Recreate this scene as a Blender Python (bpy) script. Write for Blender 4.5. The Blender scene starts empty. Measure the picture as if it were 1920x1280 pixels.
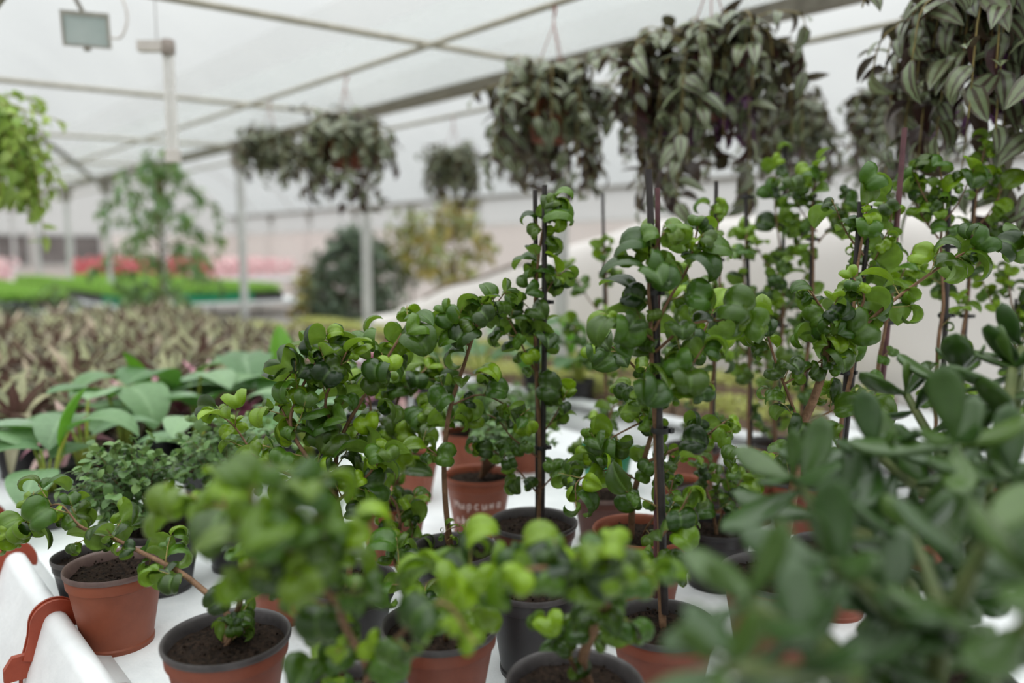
import bpy, math, random
import numpy as np
from mathutils import Vector, Matrix, noise as mnoise

scene = bpy.context.scene
COL = scene.collection
rng = random.Random(7)
PI = math.pi

# ------------------------------------------------------------------ camera
FPX = 1500.0                       # focal length in pixels of the 1920 x 1280 frame
CAM_Z = 1.50
PITCH = math.atan(170.0 / FPX)
cam_data = bpy.data.cameras.new('camera')
cam = bpy.data.objects.new('camera', cam_data)
COL.objects.link(cam)
cam.location = (0, 0, CAM_Z)
cam.rotation_euler = (PI / 2 - PITCH, 0, 0)
cam_data.sensor_width = 36.0
cam_data.lens = 36.0 * FPX / 1920.0
cam_data.clip_start = 0.02
cam_data.clip_end = 200
cam_data.dof.use_dof = True
cam_data.dof.focus_distance = 1.36
cam_data.dof.aperture_fstop = 1.4
scene.camera = cam

# ------------------------------------------------------------------ world: bright overcast sky
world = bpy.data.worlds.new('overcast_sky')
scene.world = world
world.use_nodes = True
wn = world.node_tree.nodes
wl = world.node_tree.links
wn.clear()
w_out = wn.new('ShaderNodeOutputWorld')
w_bg = wn.new('ShaderNodeBackground')
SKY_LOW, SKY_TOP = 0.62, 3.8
w_tc = wn.new('ShaderNodeTexCoord')
w_noise = wn.new('ShaderNodeTexNoise')
w_noise.inputs['Scale'].default_value = 2.2
w_noise.inputs['Detail'].default_value = 3.0
w_ramp = wn.new('ShaderNodeValToRGB')
w_ramp.color_ramp.elements[0].position = 0.3
w_ramp.color_ramp.elements[0].color = (0.88, 0.905, 0.91, 1)
w_ramp.color_ramp.elements[1].position = 0.7
w_ramp.color_ramp.elements[1].color = (1.01, 1.02, 1.01, 1)
wl.new(w_tc.outputs['Generated'], w_noise.inputs['Vector'])
wl.new(w_noise.outputs['Fac'], w_ramp.inputs['Fac'])
# below the horizon lies grey ground, not sky
w_sep = wn.new('ShaderNodeSeparateXYZ')
wl.new(w_tc.outputs['Generated'], w_sep.inputs['Vector'])
w_gr = wn.new('ShaderNodeMapRange')
w_gr.inputs['From Min'].default_value = -0.06
w_gr.inputs['From Max'].default_value = 0.03
wl.new(w_sep.outputs['Z'], w_gr.inputs['Value'])
w_mix = wn.new('ShaderNodeMix')
w_mix.data_type = 'RGBA'
w_mix.inputs[6].default_value = (0.30, 0.29, 0.28, 1)
wl.new(w_gr.outputs['Result'], w_mix.inputs[0])
wl.new(w_ramp.outputs['Color'], w_mix.inputs[7])
wl.new(w_mix.outputs[2], w_bg.inputs['Color'])
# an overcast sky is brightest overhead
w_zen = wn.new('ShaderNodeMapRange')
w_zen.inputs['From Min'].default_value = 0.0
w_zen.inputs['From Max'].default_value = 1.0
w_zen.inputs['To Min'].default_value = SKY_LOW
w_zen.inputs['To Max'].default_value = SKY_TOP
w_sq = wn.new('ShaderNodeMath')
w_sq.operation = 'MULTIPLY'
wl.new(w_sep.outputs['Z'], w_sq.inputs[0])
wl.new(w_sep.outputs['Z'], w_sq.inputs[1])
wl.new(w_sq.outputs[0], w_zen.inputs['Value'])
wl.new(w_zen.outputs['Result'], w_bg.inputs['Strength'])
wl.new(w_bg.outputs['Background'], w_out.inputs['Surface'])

vs = scene.view_settings
vs.view_transform = 'Standard'
vs.look = 'None'
vs.gamma = 1.0
vs.use_curve_mapping = False
vs.exposure = 0.0

# ------------------------------------------------------------------ helpers: pixels -> world
CP, SP = math.cos(PITCH), math.sin(PITCH)


def ray(px, py):
    dx = (px - 960.0) / FPX
    dy = (640.0 - py) / FPX
    return (dx, CP + dy * SP, -SP + dy * CP)


def U(px, py, Y):
    """the point of the pixel's line of sight at distance Y in front of the camera"""
    d = ray(px, py)
    t = Y / d[1]
    return np.array((d[0] * t, Y, CAM_Z + d[2] * t))


def G(px, py, z):
    """the point of the pixel's line of sight at height z"""
    d = ray(px, py)
    t = (z - CAM_Z) / d[2]
    return np.array((d[0] * t, d[1] * t, z)), t


def PX(p):
    """pixel of a world point"""
    x, y, z = p[0], p[1], p[2] - CAM_Z
    f = y * CP - z * SP
    return 960 + FPX * x / f, 640 - FPX * (y * SP + z * CP) / f


# greenhouse axes: the bays run along AX, PE crosses them
AX = np.array((-0.658, 0.753, 0.0))
PE = np.array((0.753, 0.658, 0.0))


def B(u, s, z=0.0):
    p = PE * u + AX * s
    return np.array((p[0], p[1], z))


AX_ANG = math.atan2(AX[1], AX[0])
BENCH = 0.80

# ------------------------------------------------------------------ helpers: meshes


class MB:
    def __init__(self):
        self.V, self.F, self.C, self.n = [], [], [], 0

    def add(self, verts, faces, col=(0.5, 0.0, 0.5)):
        v = np.asarray(verts, dtype=float).reshape(-1, 3)
        self.V.append(v)
        c = np.asarray(col, dtype=float)
        if c.ndim == 1:
            c = np.tile(c, (len(v), 1))
        self.C.append(c)
        n = self.n
        self.F.extend([tuple(int(i) + n for i in f) for f in faces])
        self.n += len(v)

    def box(self, c, size, rz=0.0, tilt=None):
        hx, hy, hz = size[0] / 2, size[1] / 2, size[2] / 2
        v = np.array([(x, y, z) for x in (-hx, hx) for y in (-hy, hy) for z in (-hz, hz)])
        if tilt is not None:
            v = v @ np.array(tilt).T
        cz, sz = math.cos(rz), math.sin(rz)
        v = v @ np.array(((cz, -sz, 0), (sz, cz, 0), (0, 0, 1))).T + np.array(c)
        self.add(v, [(0, 1, 3, 2), (4, 6, 7, 5), (0, 4, 5, 1), (2, 3, 7, 6), (0, 2, 6, 4), (1, 5, 7, 3)])

    def tube(self, pts, radii, n=7, cap=True, col=(0.5, 0.0, 0.5), flat=1.0):
        P = np.asarray(pts, dtype=float)
        if np.isscalar(radii):
            radii = [radii] * len(P)
        T = np.gradient(P, axis=0)
        T /= np.linalg.norm(T, axis=1)[:, None] + 1e-12
        ref = np.array((0, 0, 1.0)) if abs(T[0][2]) < 0.9 else np.array((1.0, 0, 0))
        N = np.cross(T[0], ref)
        N /= np.linalg.norm(N)
        ang = np.arange(n) * 2 * PI / n
        vs_ = []
        for i in range(len(P)):
            N = N - T[i] * N.dot(T[i])
            N /= np.linalg.norm(N) + 1e-12
            Bn = np.cross(T[i], N)
            vs_.append(P[i] + radii[i] * (np.cos(ang)[:, None] * N + flat * np.sin(ang)[:, None] * Bn))
        v = np.concatenate(vs_)
        f = []
        for i in range(len(P) - 1):
            for k in range(n):
                k2 = (k + 1) % n
                f.append((i * n + k, i * n + k2, (i + 1) * n + k2, (i + 1) * n + k))
        if cap:
            f.append(tuple(range(n))[::-1])
            f.append(tuple((len(P) - 1) * n + k for k in range(n)))
        self.add(v, f, col)

    def lathe(self, prof, c, n=40, close=False):
        v, f = [], []
        m = len(prof)
        for r, z in prof:
            for k in range(n):
                a = 2 * PI * k / n
                v.append((c[0] + r * math.cos(a), c[1] + r * math.sin(a), c[2] + z))
        for i in range(m - 1 if not close else m):
            i2 = (i + 1) % m
            for k in range(n):
                k2 = (k + 1) % n
                f.append((i * n + k, i * n + k2, i2 * n + k2, i2 * n + k))
        self.add(v, f)

    def grid(self, P):
        P = np.asarray(P, dtype=float)
        a, b = P.shape[:2]
        f = [(i * b + j, (i + 1) * b + j, (i + 1) * b + j + 1, i * b + j + 1) for i in range(a - 1) for j in range(b - 1)]
        self.add(P.reshape(-1, 3), f)

    def mesh(self, name, origin=(0, 0, 0), smooth=True):
        V = np.concatenate(self.V) - np.asarray(origin, dtype=float)
        me = bpy.data.meshes.new(name)
        me.from_pydata(V.tolist(), [], self.F)
        if smooth:
            me.polygons.foreach_set('use_smooth', [True] * len(me.polygons))
        at = me.color_attributes.new('Col', 'FLOAT_COLOR', 'POINT')
        C = np.concatenate(self.C)
        at.data.foreach_set('color', np.concatenate([C, np.ones((len(C), 1))], axis=1).astype(np.float32).ravel())
        me.update()
        return me


def tag(o, label=None, cat=None, group=None, kind=None):
    if label:
        o['label'] = label
    if cat:
        o['category'] = cat
    if group:
        o['group'] = group
    if kind:
        o['kind'] = kind
    return o


def empty(name, loc, label=None, cat=None, group=None):
    o = bpy.data.objects.new(name, None)
    o.empty_display_size = 0.05
    COL.objects.link(o)
    o.location = Vector([float(x) for x in loc])
    return tag(o, label, cat, group)


def obj(name, mb, mat, parent=None, origin=(0, 0, 0), smooth=True, sharp=None):
    """mesh given in world coordinates; origin = the world place of the parent chain"""
    me = mb.mesh(name, origin, smooth)
    me.materials.append(mat)
    if sharp:
        me.set_sharp_from_angle(angle=math.radians(sharp))
    o = bpy.data.objects.new(name, me)
    COL.objects.link(o)
    if parent is not None:
        o.parent = parent
    else:
        o.location = Vector([float(x) for x in origin])
    return o


def structure(name, mb, mat, smooth=True, sharp=40):
    return tag(obj(name, mb, mat, None, (0, 0, 0), smooth, sharp), kind='structure')


def copy_tree(o, parent=None):
    c = o.copy()
    COL.objects.link(c)
    if parent is not None:
        c.parent = parent
    for ch in list(o.children):
        copy_tree(ch, c)
    return c


def placed(proto, used, loc, rz, sc, label, group=None, cat=None):
    """first call places the prototype itself, later calls copies of it"""
    key = proto.name
    o = proto if key not in used else copy_tree(proto)
    used.add(key)
    o.location = Vector([float(x) for x in loc])
    o.rotation_euler = (0, 0, rz)
    o.scale = (sc, sc, sc)
    tag(o, label, cat, group)
    return o


# ------------------------------------------------------------------ materials


def lin(r, g, b):
    f = lambda c: ((c / 255 + 0.055) / 1.055) ** 2.4 if c > 10 else c / 255 / 12.92
    return (f(r), f(g), f(b), 1.0)


def new_mat(name):
    m = bpy.data.materials.new(name)
    m.use_nodes = True
    m.node_tree.nodes.clear()
    return m, m.node_tree.nodes, m.node_tree.links


def simple(name, c1, c2=None, rough=0.6, scale=30.0, metal=0.0, bump=0.0, bscale=None, spec=0.5, coords='Object'):
    m, n, l = new_mat(name)
    out = n.new('ShaderNodeOutputMaterial')
    b = n.new('ShaderNodeBsdfPrincipled')
    b.inputs['Roughness'].default_value = rough
    b.inputs['Metallic'].default_value = metal
    b.inputs['Specular IOR Level'].default_value = spec
    tc = n.new('ShaderNodeTexCoord')
    nz = n.new('ShaderNodeTexNoise')
    nz.inputs['Scale'].default_value = scale
    nz.inputs['Detail'].default_value = 6.0
    nz.inputs['Roughness'].default_value = 0.65
    l.new(tc.outputs[coords], nz.inputs['Vector'])
    r = n.new('ShaderNodeValToRGB')
    r.color_ramp.elements[0].position = 0.36
    r.color_ramp.elements[1].position = 0.64
    r.color_ramp.elements[0].color = c1
    r.color_ramp.elements[1].color = c2 or c1
    l.new(nz.outputs['Fac'], r.inputs['Fac'])
    l.new(r.outputs['Color'], b.inputs['Base Color'])
    if bump:
        nb = n.new('ShaderNodeTexNoise')
        nb.inputs['Scale'].default_value = bscale or scale * 3
        nb.inputs['Detail'].default_value = 5.0
        l.new(tc.outputs[coords], nb.inputs['Vector'])
        bp = n.new('ShaderNodeBump')
        bp.inputs['Strength'].default_value = bump
        bp.inputs['Distance'].default_value = 0.01
        l.new(nb.outputs['Fac'], bp.inputs['Height'])
        l.new(bp.outputs['Normal'], b.inputs['Normal'])
    l.new(b.outputs['BSDF'], out.inputs['Surface'])
    return m


def leaf_mat(name, dark, mid, young, under, rough=0.4, trans=0.22, midrib=None, stripe=None, spec=0.45, bump=0.0):
    """Col.r = which shade the leaf has, Col.g = how young it is, Col.b = 0 at the midrib .. 1 at the margin"""
    m, n, l = new_mat(name)
    out = n.new('ShaderNodeOutputMaterial')
    at = n.new('ShaderNodeAttribute')
    at.attribute_name = 'Col'
    sep = n.new('ShaderNodeSeparateColor')
    l.new(at.outputs['Color'], sep.inputs['Color'])

    def mix(fac, a, b_):
        mx = n.new('ShaderNodeMix')
        mx.data_type = 'RGBA'
        if hasattr(fac, 'is_linked'):
            l.new(fac, mx.inputs[0])
        else:
            mx.inputs[0].default_value = fac
        for k, v in ((6, a), (7, b_)):
            if hasattr(v, 'is_linked'):
                l.new(v, mx.inputs[k])
            else:
                mx.inputs[k].default_value = v
        return mx.outputs[2]

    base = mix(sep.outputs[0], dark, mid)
    if stripe is not None:
        r = n.new('ShaderNodeValToRGB')
        r.color_ramp.interpolation = 'EASE'
        els = r.color_ramp.elements
        els[0].position, els[0].color = 0.12, (0, 0, 0, 1)
        els[1].position, els[1].color = 0.28, (1, 1, 1, 1)
        e = els.new(0.62)
        e.color = (1, 1, 1, 1)
        e = els.new(0.8)
        e.color = (0, 0, 0, 1)
        l.new(sep.outputs[2], r.inputs['Fac'])
        base = mix(r.outputs['Color'], base, stripe)
    if midrib is not None:
        r = n.new('ShaderNodeValToRGB')
        r.color_ramp.elements[0].position, r.color_ramp.elements[0].color = 0.0, (0.55, 0.55, 0.55, 1)
        r.color_ramp.elements[1].position, r.color_ramp.elements[1].color = 0.14, (0, 0, 0, 1)
        l.new(sep.outputs[2], r.inputs['Fac'])
        base = mix(r.outputs['Color'], base, midrib)
    base = mix(sep.outputs[1], base, young)
    geo = n.new('ShaderNodeNewGeometry')
    und = mix(sep.outputs[1], under, young)
    colr = mix(geo.outputs['Backfacing'], base, und)
    tc = n.new('ShaderNodeTexCoord')
    nz = n.new('ShaderNodeTexNoise')
    nz.inputs['Scale'].default_value = 90.0
    l.new(tc.outputs['Object'], nz.inputs['Vector'])
    hs = n.new('ShaderNodeHueSaturation')
    mr = n.new('ShaderNodeMapRange')
    mr.inputs['To Min'].default_value = 0.75
    mr.inputs['To Max'].default_value = 1.25
    l.new(nz.outputs['Fac'], mr.inputs['Value'])
    l.new(mr.outputs['Result'], hs.inputs['Value'])
    l.new(colr, hs.inputs['Color'])
    b = n.new('ShaderNodeBsdfPrincipled')
    b.inputs['Roughness'].default_value = rough
    b.inputs['Specular IOR Level'].default_value = spec
    l.new(hs.outputs['Color'], b.inputs['Base Color'])
    if bump:
        nb = n.new('ShaderNodeTexNoise')
        nb.inputs['Scale'].default_value = 160.0
        l.new(tc.outputs['Object'], nb.inputs['Vector'])
        bp = n.new('ShaderNodeBump')
        bp.inputs['Strength'].default_value = bump
        bp.inputs['Distance'].default_value = 0.004
        l.new(nb.outputs['Fac'], bp.inputs['Height'])
        l.new(bp.outputs['Normal'], b.inputs['Normal'])
    if trans > 0:
        t = n.new('ShaderNodeBsdfTranslucent')
        tcol = mix(0.5, hs.outputs['Color'], young)
        l.new(tcol, t.inputs['Color'])
        ms = n.new('ShaderNodeMixShader')
        ms.inputs['Fac'].default_value = trans
        l.new(b.outputs['BSDF'], ms.inputs[1])
        l.new(t.outputs['BSDF'], ms.inputs[2])
        l.new(ms.outputs['Shader'], out.inputs['Surface'])
    else:
        l.new(b.outputs['BSDF'], out.inputs['Surface'])
    return m


def film_mat(name, clear, tint, tc1=(0.93, 0.95, 0.95, 1), dirt=0.12, scale=1.5, through=0.65):
    m, n, l = new_mat(name)
    out = n.new('ShaderNodeOutputMaterial')
    tr = n.new('ShaderNodeBsdfTransparent')
    tr.inputs['Color'].default_value = tc1
    df = n.new('ShaderNodeBsdfDiffuse')
    df.inputs['Color'].default_value = tint
    tl = n.new('ShaderNodeBsdfTranslucent')
    tl.inputs['Color'].default_value = tint
    m1 = n.new('ShaderNodeMixShader')
    m1.inputs['Fac'].default_value = through
    l.new(df.outputs['BSDF'], m1.inputs[1])
    l.new(tl.outputs['BSDF'], m1.inputs[2])
    m2 = n.new('ShaderNodeMixShader')
    tc = n.new('ShaderNodeTexCoord')
    nz = n.new('ShaderNodeTexNoise')
    nz.inputs['Scale'].default_value = scale
    nz.inputs['Detail'].default_value = 4.0
    l.new(tc.outputs['Object'], nz.inputs['Vector'])
    mr = n.new('ShaderNodeMapRange')
    mr.inputs['From Min'].default_value = 0.3
    mr.inputs['From Max'].default_value = 0.7
    mr.inputs['To Min'].default_value = 1 - clear - dirt / 2
    mr.inputs['To Max'].default_value = 1 - clear + dirt / 2
    l.new(nz.outputs['Fac'], mr.inputs['Value'])
    l.new(mr.outputs['Result'], m2.inputs['Fac'])
    l.new(tr.outputs['BSDF'], m2.inputs[1])
    l.new(m1.outputs['Shader'], m2.inputs[2])
    l.new(m2.outputs['Shader'], out.inputs['Surface'])
    return m


M = {}
M['film'] = film_mat('roof_film', 0.80, (0.86, 0.87, 0.86, 1))
M['film_wall'] = film_mat('wall_film', 0.35, (0.76, 0.74, 0.72, 1))
M['film_darkening'] = film_mat('darkening_film', 0.84, (0.78, 0.77, 0.75, 1), (0.9, 0.9, 0.9, 1))  # for the extra film layer added to darken the roof by the gutter
M['steel'] = simple('galvanised_steel', lin(120, 118, 112), lin(150, 148, 142), 0.5, 14, 0.35)
M['steel_dark'] = simple('weathered_steel', lin(128, 122, 112), lin(156, 150, 138), 0.6, 14, 0.2)
M['steel_bar'] = simple('weathered_bar', lin(164, 158, 144), lin(186, 180, 166), 0.6, 14, 0.1)
M['steel_light'] = simple('painted_steel', lin(186, 186, 184), lin(204, 204, 202), 0.5, 10)
M['floor'] = simple('concrete_floor', lin(120, 116, 110), lin(142, 138, 132), 0.85, 3, bump=0.2)
M['tarp'] = simple('white_tarp', lin(222, 224, 226), lin(236, 237, 238), 0.42, 6, bump=0.12, bscale=40)
M['bench_top'] = simple('bench_cloth', lin(226, 229, 231), lin(240, 242, 243), 0.75, 9, bump=0.15, bscale=160)
M['fleece'] = film_mat('white_fleece', 0.1, (0.95, 0.92, 0.90, 1), (0.97, 0.95, 0.94, 1), 0.03, 3.0, 0.4)
M['wood'] = simple('rough_wood', lin(96, 78, 62), lin(130, 108, 88), 0.8, 8)
M['terracotta'] = simple('terracotta_plastic', lin(126, 62, 38), lin(140, 73, 48), 0.5, 16, bump=0.04)
M['terracotta_dull'] = simple('dull_terracotta_plastic', lin(117, 59, 40), lin(132, 71, 51), 0.55, 12, bump=0.05)
M['terracotta_dark'] = simple('brown_terracotta_plastic', lin(84, 46, 36), lin(102, 58, 46), 0.5, 12)
M['black'] = simple('black_plastic', lin(38, 36, 38), lin(50, 48, 50), 0.42, 14)
M['grey_rim'] = simple('grey_rim_plastic', lin(58, 54, 55), lin(82, 77, 77), 0.4, 20)
M['brown_rim'] = simple('brown_rim_plastic', lin(96, 76, 72), lin(120, 98, 92), 0.45, 20)
M['green_pot'] = simple('green_plastic', lin(20, 118, 82), lin(30, 134, 94), 0.4, 14)
M['soil'] = simple('potting_soil', lin(22, 17, 14), lin(56, 43, 34), 0.95, 130, bump=0.8, bscale=220, spec=0.15)
M['bark'] = simple('ficus_bark', lin(98, 70, 48), lin(128, 96, 70), 0.75, 60, bump=0.3, bscale=200)
M['twig'] = simple('green_twig', lin(120, 112, 60), lin(150, 128, 76), 0.6, 60)
M['stake'] = simple('dark_stake', lin(34, 29, 30), lin(52, 44, 44), 0.5, 40)
M['stake_red'] = simple('purple_brown_stake', lin(80, 46, 52), lin(98, 60, 64), 0.5, 40)
M['tie'] = simple('black_tie', lin(24, 23, 25), lin(34, 33, 35), 0.5, 40)
M['hanger'] = simple('terracotta_hanger', lin(144, 56, 32), lin(158, 68, 42), 0.42, 30)
M['chalk'] = simple('chalk_marker', lin(214, 186, 180), lin(232, 212, 206), 0.9, 60)
M['lamp_grey'] = simple('lamp_housing', lin(158, 155, 146), lin(178, 175, 166), 0.5, 20)
M['lamp_white'] = simple('lamp_white', lin(206, 198, 192), lin(220, 212, 206), 0.5, 20)
M['lamp_cap'] = simple('lamp_socket', lin(138, 126, 118), lin(156, 144, 136), 0.5, 20)
M['tube'] = simple('lamp_tube', lin(226, 222, 218), lin(236, 233, 230), 0.25, 10)
M['lamp_glass'] = simple('lamp_glass', lin(176, 190, 188), lin(196, 206, 204), 0.12, 6)
M['wire'] = simple('thin_wire', lin(120, 112, 108), lin(140, 132, 126), 0.5, 20)
M['wire_red'] = simple('red_brown_wire', lin(150, 84, 72), lin(168, 100, 88), 0.5, 20)
M['dark_panel'] = simple('dark_panel', lin(112, 104, 102), lin(136, 128, 126), 0.7, 3)
M['beige_panel'] = film_mat('beige_sheet', 0.22, (0.93, 0.88, 0.86, 1), (0.97, 0.93, 0.91, 1), 0.08, 1.0, 0.6)
M['ficus'] = leaf_mat('ficus_leaf', lin(18, 42, 13), lin(64, 102, 26), lin(134, 168, 24), lin(124, 156, 72), 0.3, 0.26, lin(104, 136, 70), bump=0.15, spec=0.5)
M['ficus_far'] = leaf_mat('ficus_leaf_fresh', lin(34, 68, 34), lin(70, 112, 52), lin(150, 190, 66), lin(126, 160, 98), 0.4, 0.24)
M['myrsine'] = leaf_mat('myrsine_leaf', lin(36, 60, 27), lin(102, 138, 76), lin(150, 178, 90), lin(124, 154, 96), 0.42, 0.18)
M['jade'] = leaf_mat('jade_leaf', lin(28, 52, 14), lin(52, 80, 24), lin(104, 132, 40), lin(40, 68, 20), 0.33, 0.0, spec=0.5)
M['jade_stem'] = simple('jade_stem', lin(80, 96, 50), lin(104, 112, 66), 0.6, 40)
M['broad'] = leaf_mat('broad_leaf', lin(84, 122, 74), lin(148, 172, 144), lin(106, 162, 36), lin(92, 140, 70), 0.45, 0.25, lin(150, 178, 140))
M['broad_stem'] = simple('yellow_green_stem', lin(150, 150, 48), lin(118, 146, 56), 0.5, 20)
M['rhoeo'] = leaf_mat('boat_lily_leaf', lin(58, 68, 42), lin(178, 180, 132), lin(190, 164, 150), lin(88, 44, 46), 0.42, 0.12)
M['rhoeo_pink'] = leaf_mat('pink_striped_leaf', lin(150, 130, 116), lin(226, 206, 190), lin(214, 120, 168), lin(160, 96, 116), 0.45, 0.15, lin(212, 110, 160))
M['zebrina'] = leaf_mat('wandering_jew_leaf', lin(46, 34, 30), lin(80, 66, 54), lin(122, 128, 88), lin(62, 30, 34), 0.33, 0.1, None, lin(122, 136, 100), spec=0.7)
M['purple_leaf'] = leaf_mat('purple_leaf', lin(88, 46, 92), lin(122, 70, 122), lin(140, 90, 140), lin(100, 50, 100), 0.5, 0.1)
M['lime'] = leaf_mat('lime_leaf', lin(104, 146, 40), lin(176, 204, 92), lin(214, 226, 150), lin(150, 184, 70), 0.5, 0.3)
M['tree_leaf'] = leaf_mat('young_tree_leaf', lin(72, 112, 64), lin(130, 164, 112), lin(146, 176, 90), lin(110, 140, 90), 0.5, 0.25)
M['shrub_dark'] = leaf_mat('dark_shrub_leaf', lin(54, 68, 56), lin(104, 122, 100), lin(120, 140, 90), lin(84, 100, 80), 0.5, 0.12)
M['croton'] = leaf_mat('croton_leaf', lin(92, 118, 74), lin(150, 168, 112), lin(206, 160, 70), lin(112, 134, 76), 0.5, 0.2)
M['yellow_seedling'] = leaf_mat('yellow_green_seedling', lin(150, 160, 70), lin(196, 200, 116), lin(214, 214, 140), lin(160, 170, 80), 0.6, 0.25)
M['grass'] = leaf_mat('seedling_grass', lin(122, 172, 62), lin(164, 206, 102), lin(178, 216, 110), lin(140, 186, 80), 0.6, 0.3)
M['flower_red'] = leaf_mat('red_flowers', lin(170, 82, 88), lin(200, 128, 130), lin(220, 130, 130), lin(190, 70, 80), 0.6, 0.2)
M['flower_pink'] = leaf_mat('pink_flowers', lin(220, 170, 178), lin(232, 206, 206), lin(236, 216, 210), lin(220, 170, 180), 0.6, 0.2)

# ------------------------------------------------------------------ leaf templates
def leaf_template(L, W, curl, bulge=0.18, fold=0.0, nl=9, nw=6, petiole=0.16, wexp=0.75, peak=0.75, curlexp=1.25, helix=0.0, tip=0.9):
    """a thin blade: base at 0, grows along +Y, upper side +Z, rolls down by `curl` radians towards its tip"""
    ts = np.linspace(0, 1, nl + 1)
    # integrate the midrib
    fine = np.linspace(0, 1, 121)
    a = curl * fine ** curlexp
    dy, dz = np.cos(a), -np.sin(a)
    y = np.concatenate(([0], np.cumsum((dy[1:] + dy[:-1]) / 2))) / 120 * L
    z = np.concatenate(([0], np.cumsum((dz[1:] + dz[:-1]) / 2))) / 120 * L
    rows, b_ = [], []
    ss = np.linspace(-1, 1, nw + 1)
    if petiole > 0:
        for t in (-petiole, -0.01):
            for s in ss:
                rows.append((s * W * 0.035, t * L, 0.0))
                b_.append(0.0)
    for t in ts:
        yy, zz, aa = np.interp(t, fine, y), np.interp(t, fine, z), curl * t ** curlexp
        n = np.array((0, math.sin(aa), math.cos(aa)))
        w = W / 2 * max(math.sin(PI * min(1, t) ** peak), 0.0) ** wexp
        w = max(w, 0.012 * W)
        if t > tip:
            w *= 1 - 0.45 * (t - tip) / (1 - tip)
        for s in ss:
            h = w * (bulge * math.sin(PI * abs(s)) * 1.2 + fold * abs(s))
            p = np.array((s * w + helix * t * W, yy, zz)) + n * h
            rows.append(tuple(p))
            b_.append(abs(s))
    nr = len(rows) // (nw + 1)
    k = nw + 1
    f = [(i * k + j, i * k + j + 1, (i + 1) * k + j + 1, (i + 1) * k + j) for i in range(nr - 1) for j in range(nw)]
    return np.array(rows), np.array(f), np.array(b_)


class Leaves:
    """collects leaves and hands them to a mesh builder in one go"""

    def __init__(self, templates):
        self.T = templates
        self.items = []

    def add(self, ti, pos, d, up, size, shade, young):
        d = np.asarray(d, dtype=float)
        d = d / (np.linalg.norm(d) + 1e-9)
        x = np.cross(d, up)
        ln = np.linalg.norm(x)
        if ln < 1e-4:
            x = np.array((1.0, 0, 0))
        else:
            x = x / ln
        z = np.cross(x, d)
        self.items.append((ti, np.asarray(pos, dtype=float), np.stack([x, d, z], axis=1) * size, shade, young))

    def into(self, mb):
        for ti, p, R, shade, young in self.items:
            v, f, b_ = self.T[ti]
            w = v @ R.T + p
            c = np.empty((len(w), 3))
            c[:, 0] = shade
            c[:, 1] = young
            c[:, 2] = b_
            mb.add(w, f, c)


FIC = [leaf_template(1.0, w, math.radians(c), bu, fo, 10, 6, 0.12, helix=hx) for c, w, bu, fo, hx in (
    (95, 0.80, 0.24, 0.16, 0.0), (130, 0.88, 0.26, 0.20, 0.05), (165, 0.92, 0.26, 0.22, -0.06), (195, 0.92, 0.26, 0.20, 0.08), (225, 0.88, 0.24, 0.20, -0.08),
    (260, 0.80, 0.22, 0.14, -0.12), (300, 0.70, 0.20, 0.10, 0.14), (340, 0.58, 0.16, 0.08, -0.2), (390, 0.48, 0.13, 0.06, 0.26), (70, 0.76, 0.16, 0.34, 0.0))]
FIC_LOW = [leaf_template(1.0, w, math.radians(c), 0.22, 0.06, 6, 4, 0.12) for c, w in ((80, 0.66), (150, 0.68), (220, 0.62), (300, 0.54))]
ROUND = [leaf_template(1.0, 0.82, math.radians(c), 0.05, 0.12, 4, 4, 0.12, 0.6, 0.85) for c in (10, 30, 50)]
LANCE = [leaf_template(1.0, 0.19, math.radians(c), 0.0, 0.45, 7, 4, 0.0, 0.8, 0.55, 1.3) for c in (20, 50, 80)]
OVATE = [leaf_template(1.0, 0.48, math.radians(c), 0.04, 0.25, 5, 4, 0.05, 0.8, 0.62, 1.2) for c in (25, 60, 100)]
BROAD = [leaf_template(1.0, w, math.radians(c), 0.05, fo, 9, 6, 0.05, 0.75, 0.75, 1.3) for c, w, fo in ((30, 0.72, 0.25), (65, 0.7, 0.1), (95, 0.74, 0.2), (20, 0.42, 0.7))]


def jade_template(nl=12, nr=10, bend=0.35):
    v, f, b_ = [], [], []
    for i in range(nl + 1):
        t = i / nl
        if t < 0.6:
            q = t / 0.6
            w = 0.045 + 0.175 * (3 * q * q - 2 * q ** 3)
        else:
            w = 0.22 * math.sqrt(max(0.0004, 1 - ((t - 0.6) / 0.4) ** 2))
        th = min(0.06, w * 0.5)
        a = bend * t
        y, z = t, -bend * 0.5 * t * t + 0.22 * t ** 3
        for k in range(nr):
            g = 2 * PI * k / nr
            v.append((w * math.cos(g), y, z + th * math.sin(g) - 0.35 * w * (1 - abs(math.cos(g))) * 0.3))
            b_.append(abs(math.cos(g)))
    for i in range(nl):
        for k in range(nr):
            k2 = (k + 1) % nr
            f.append((i * nr + k, i * nr + k2, (i + 1) * nr + k2, (i + 1) * nr + k))
    return np.array(v), np.array(f), np.array(b_)


JADE = [jade_template(bend=b_) for b_ in (0.1, 0.45, 0.8)]


def unit(v):
    v = np.asarray(v, dtype=float)
    return v / (np.linalg.norm(v) + 1e-12)


def rand_dir(r, up=0.0):
    v = np.array((r.gauss(0, 1), r.gauss(0, 1), r.gauss(0, 1) + up))
    return unit(v)


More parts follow.
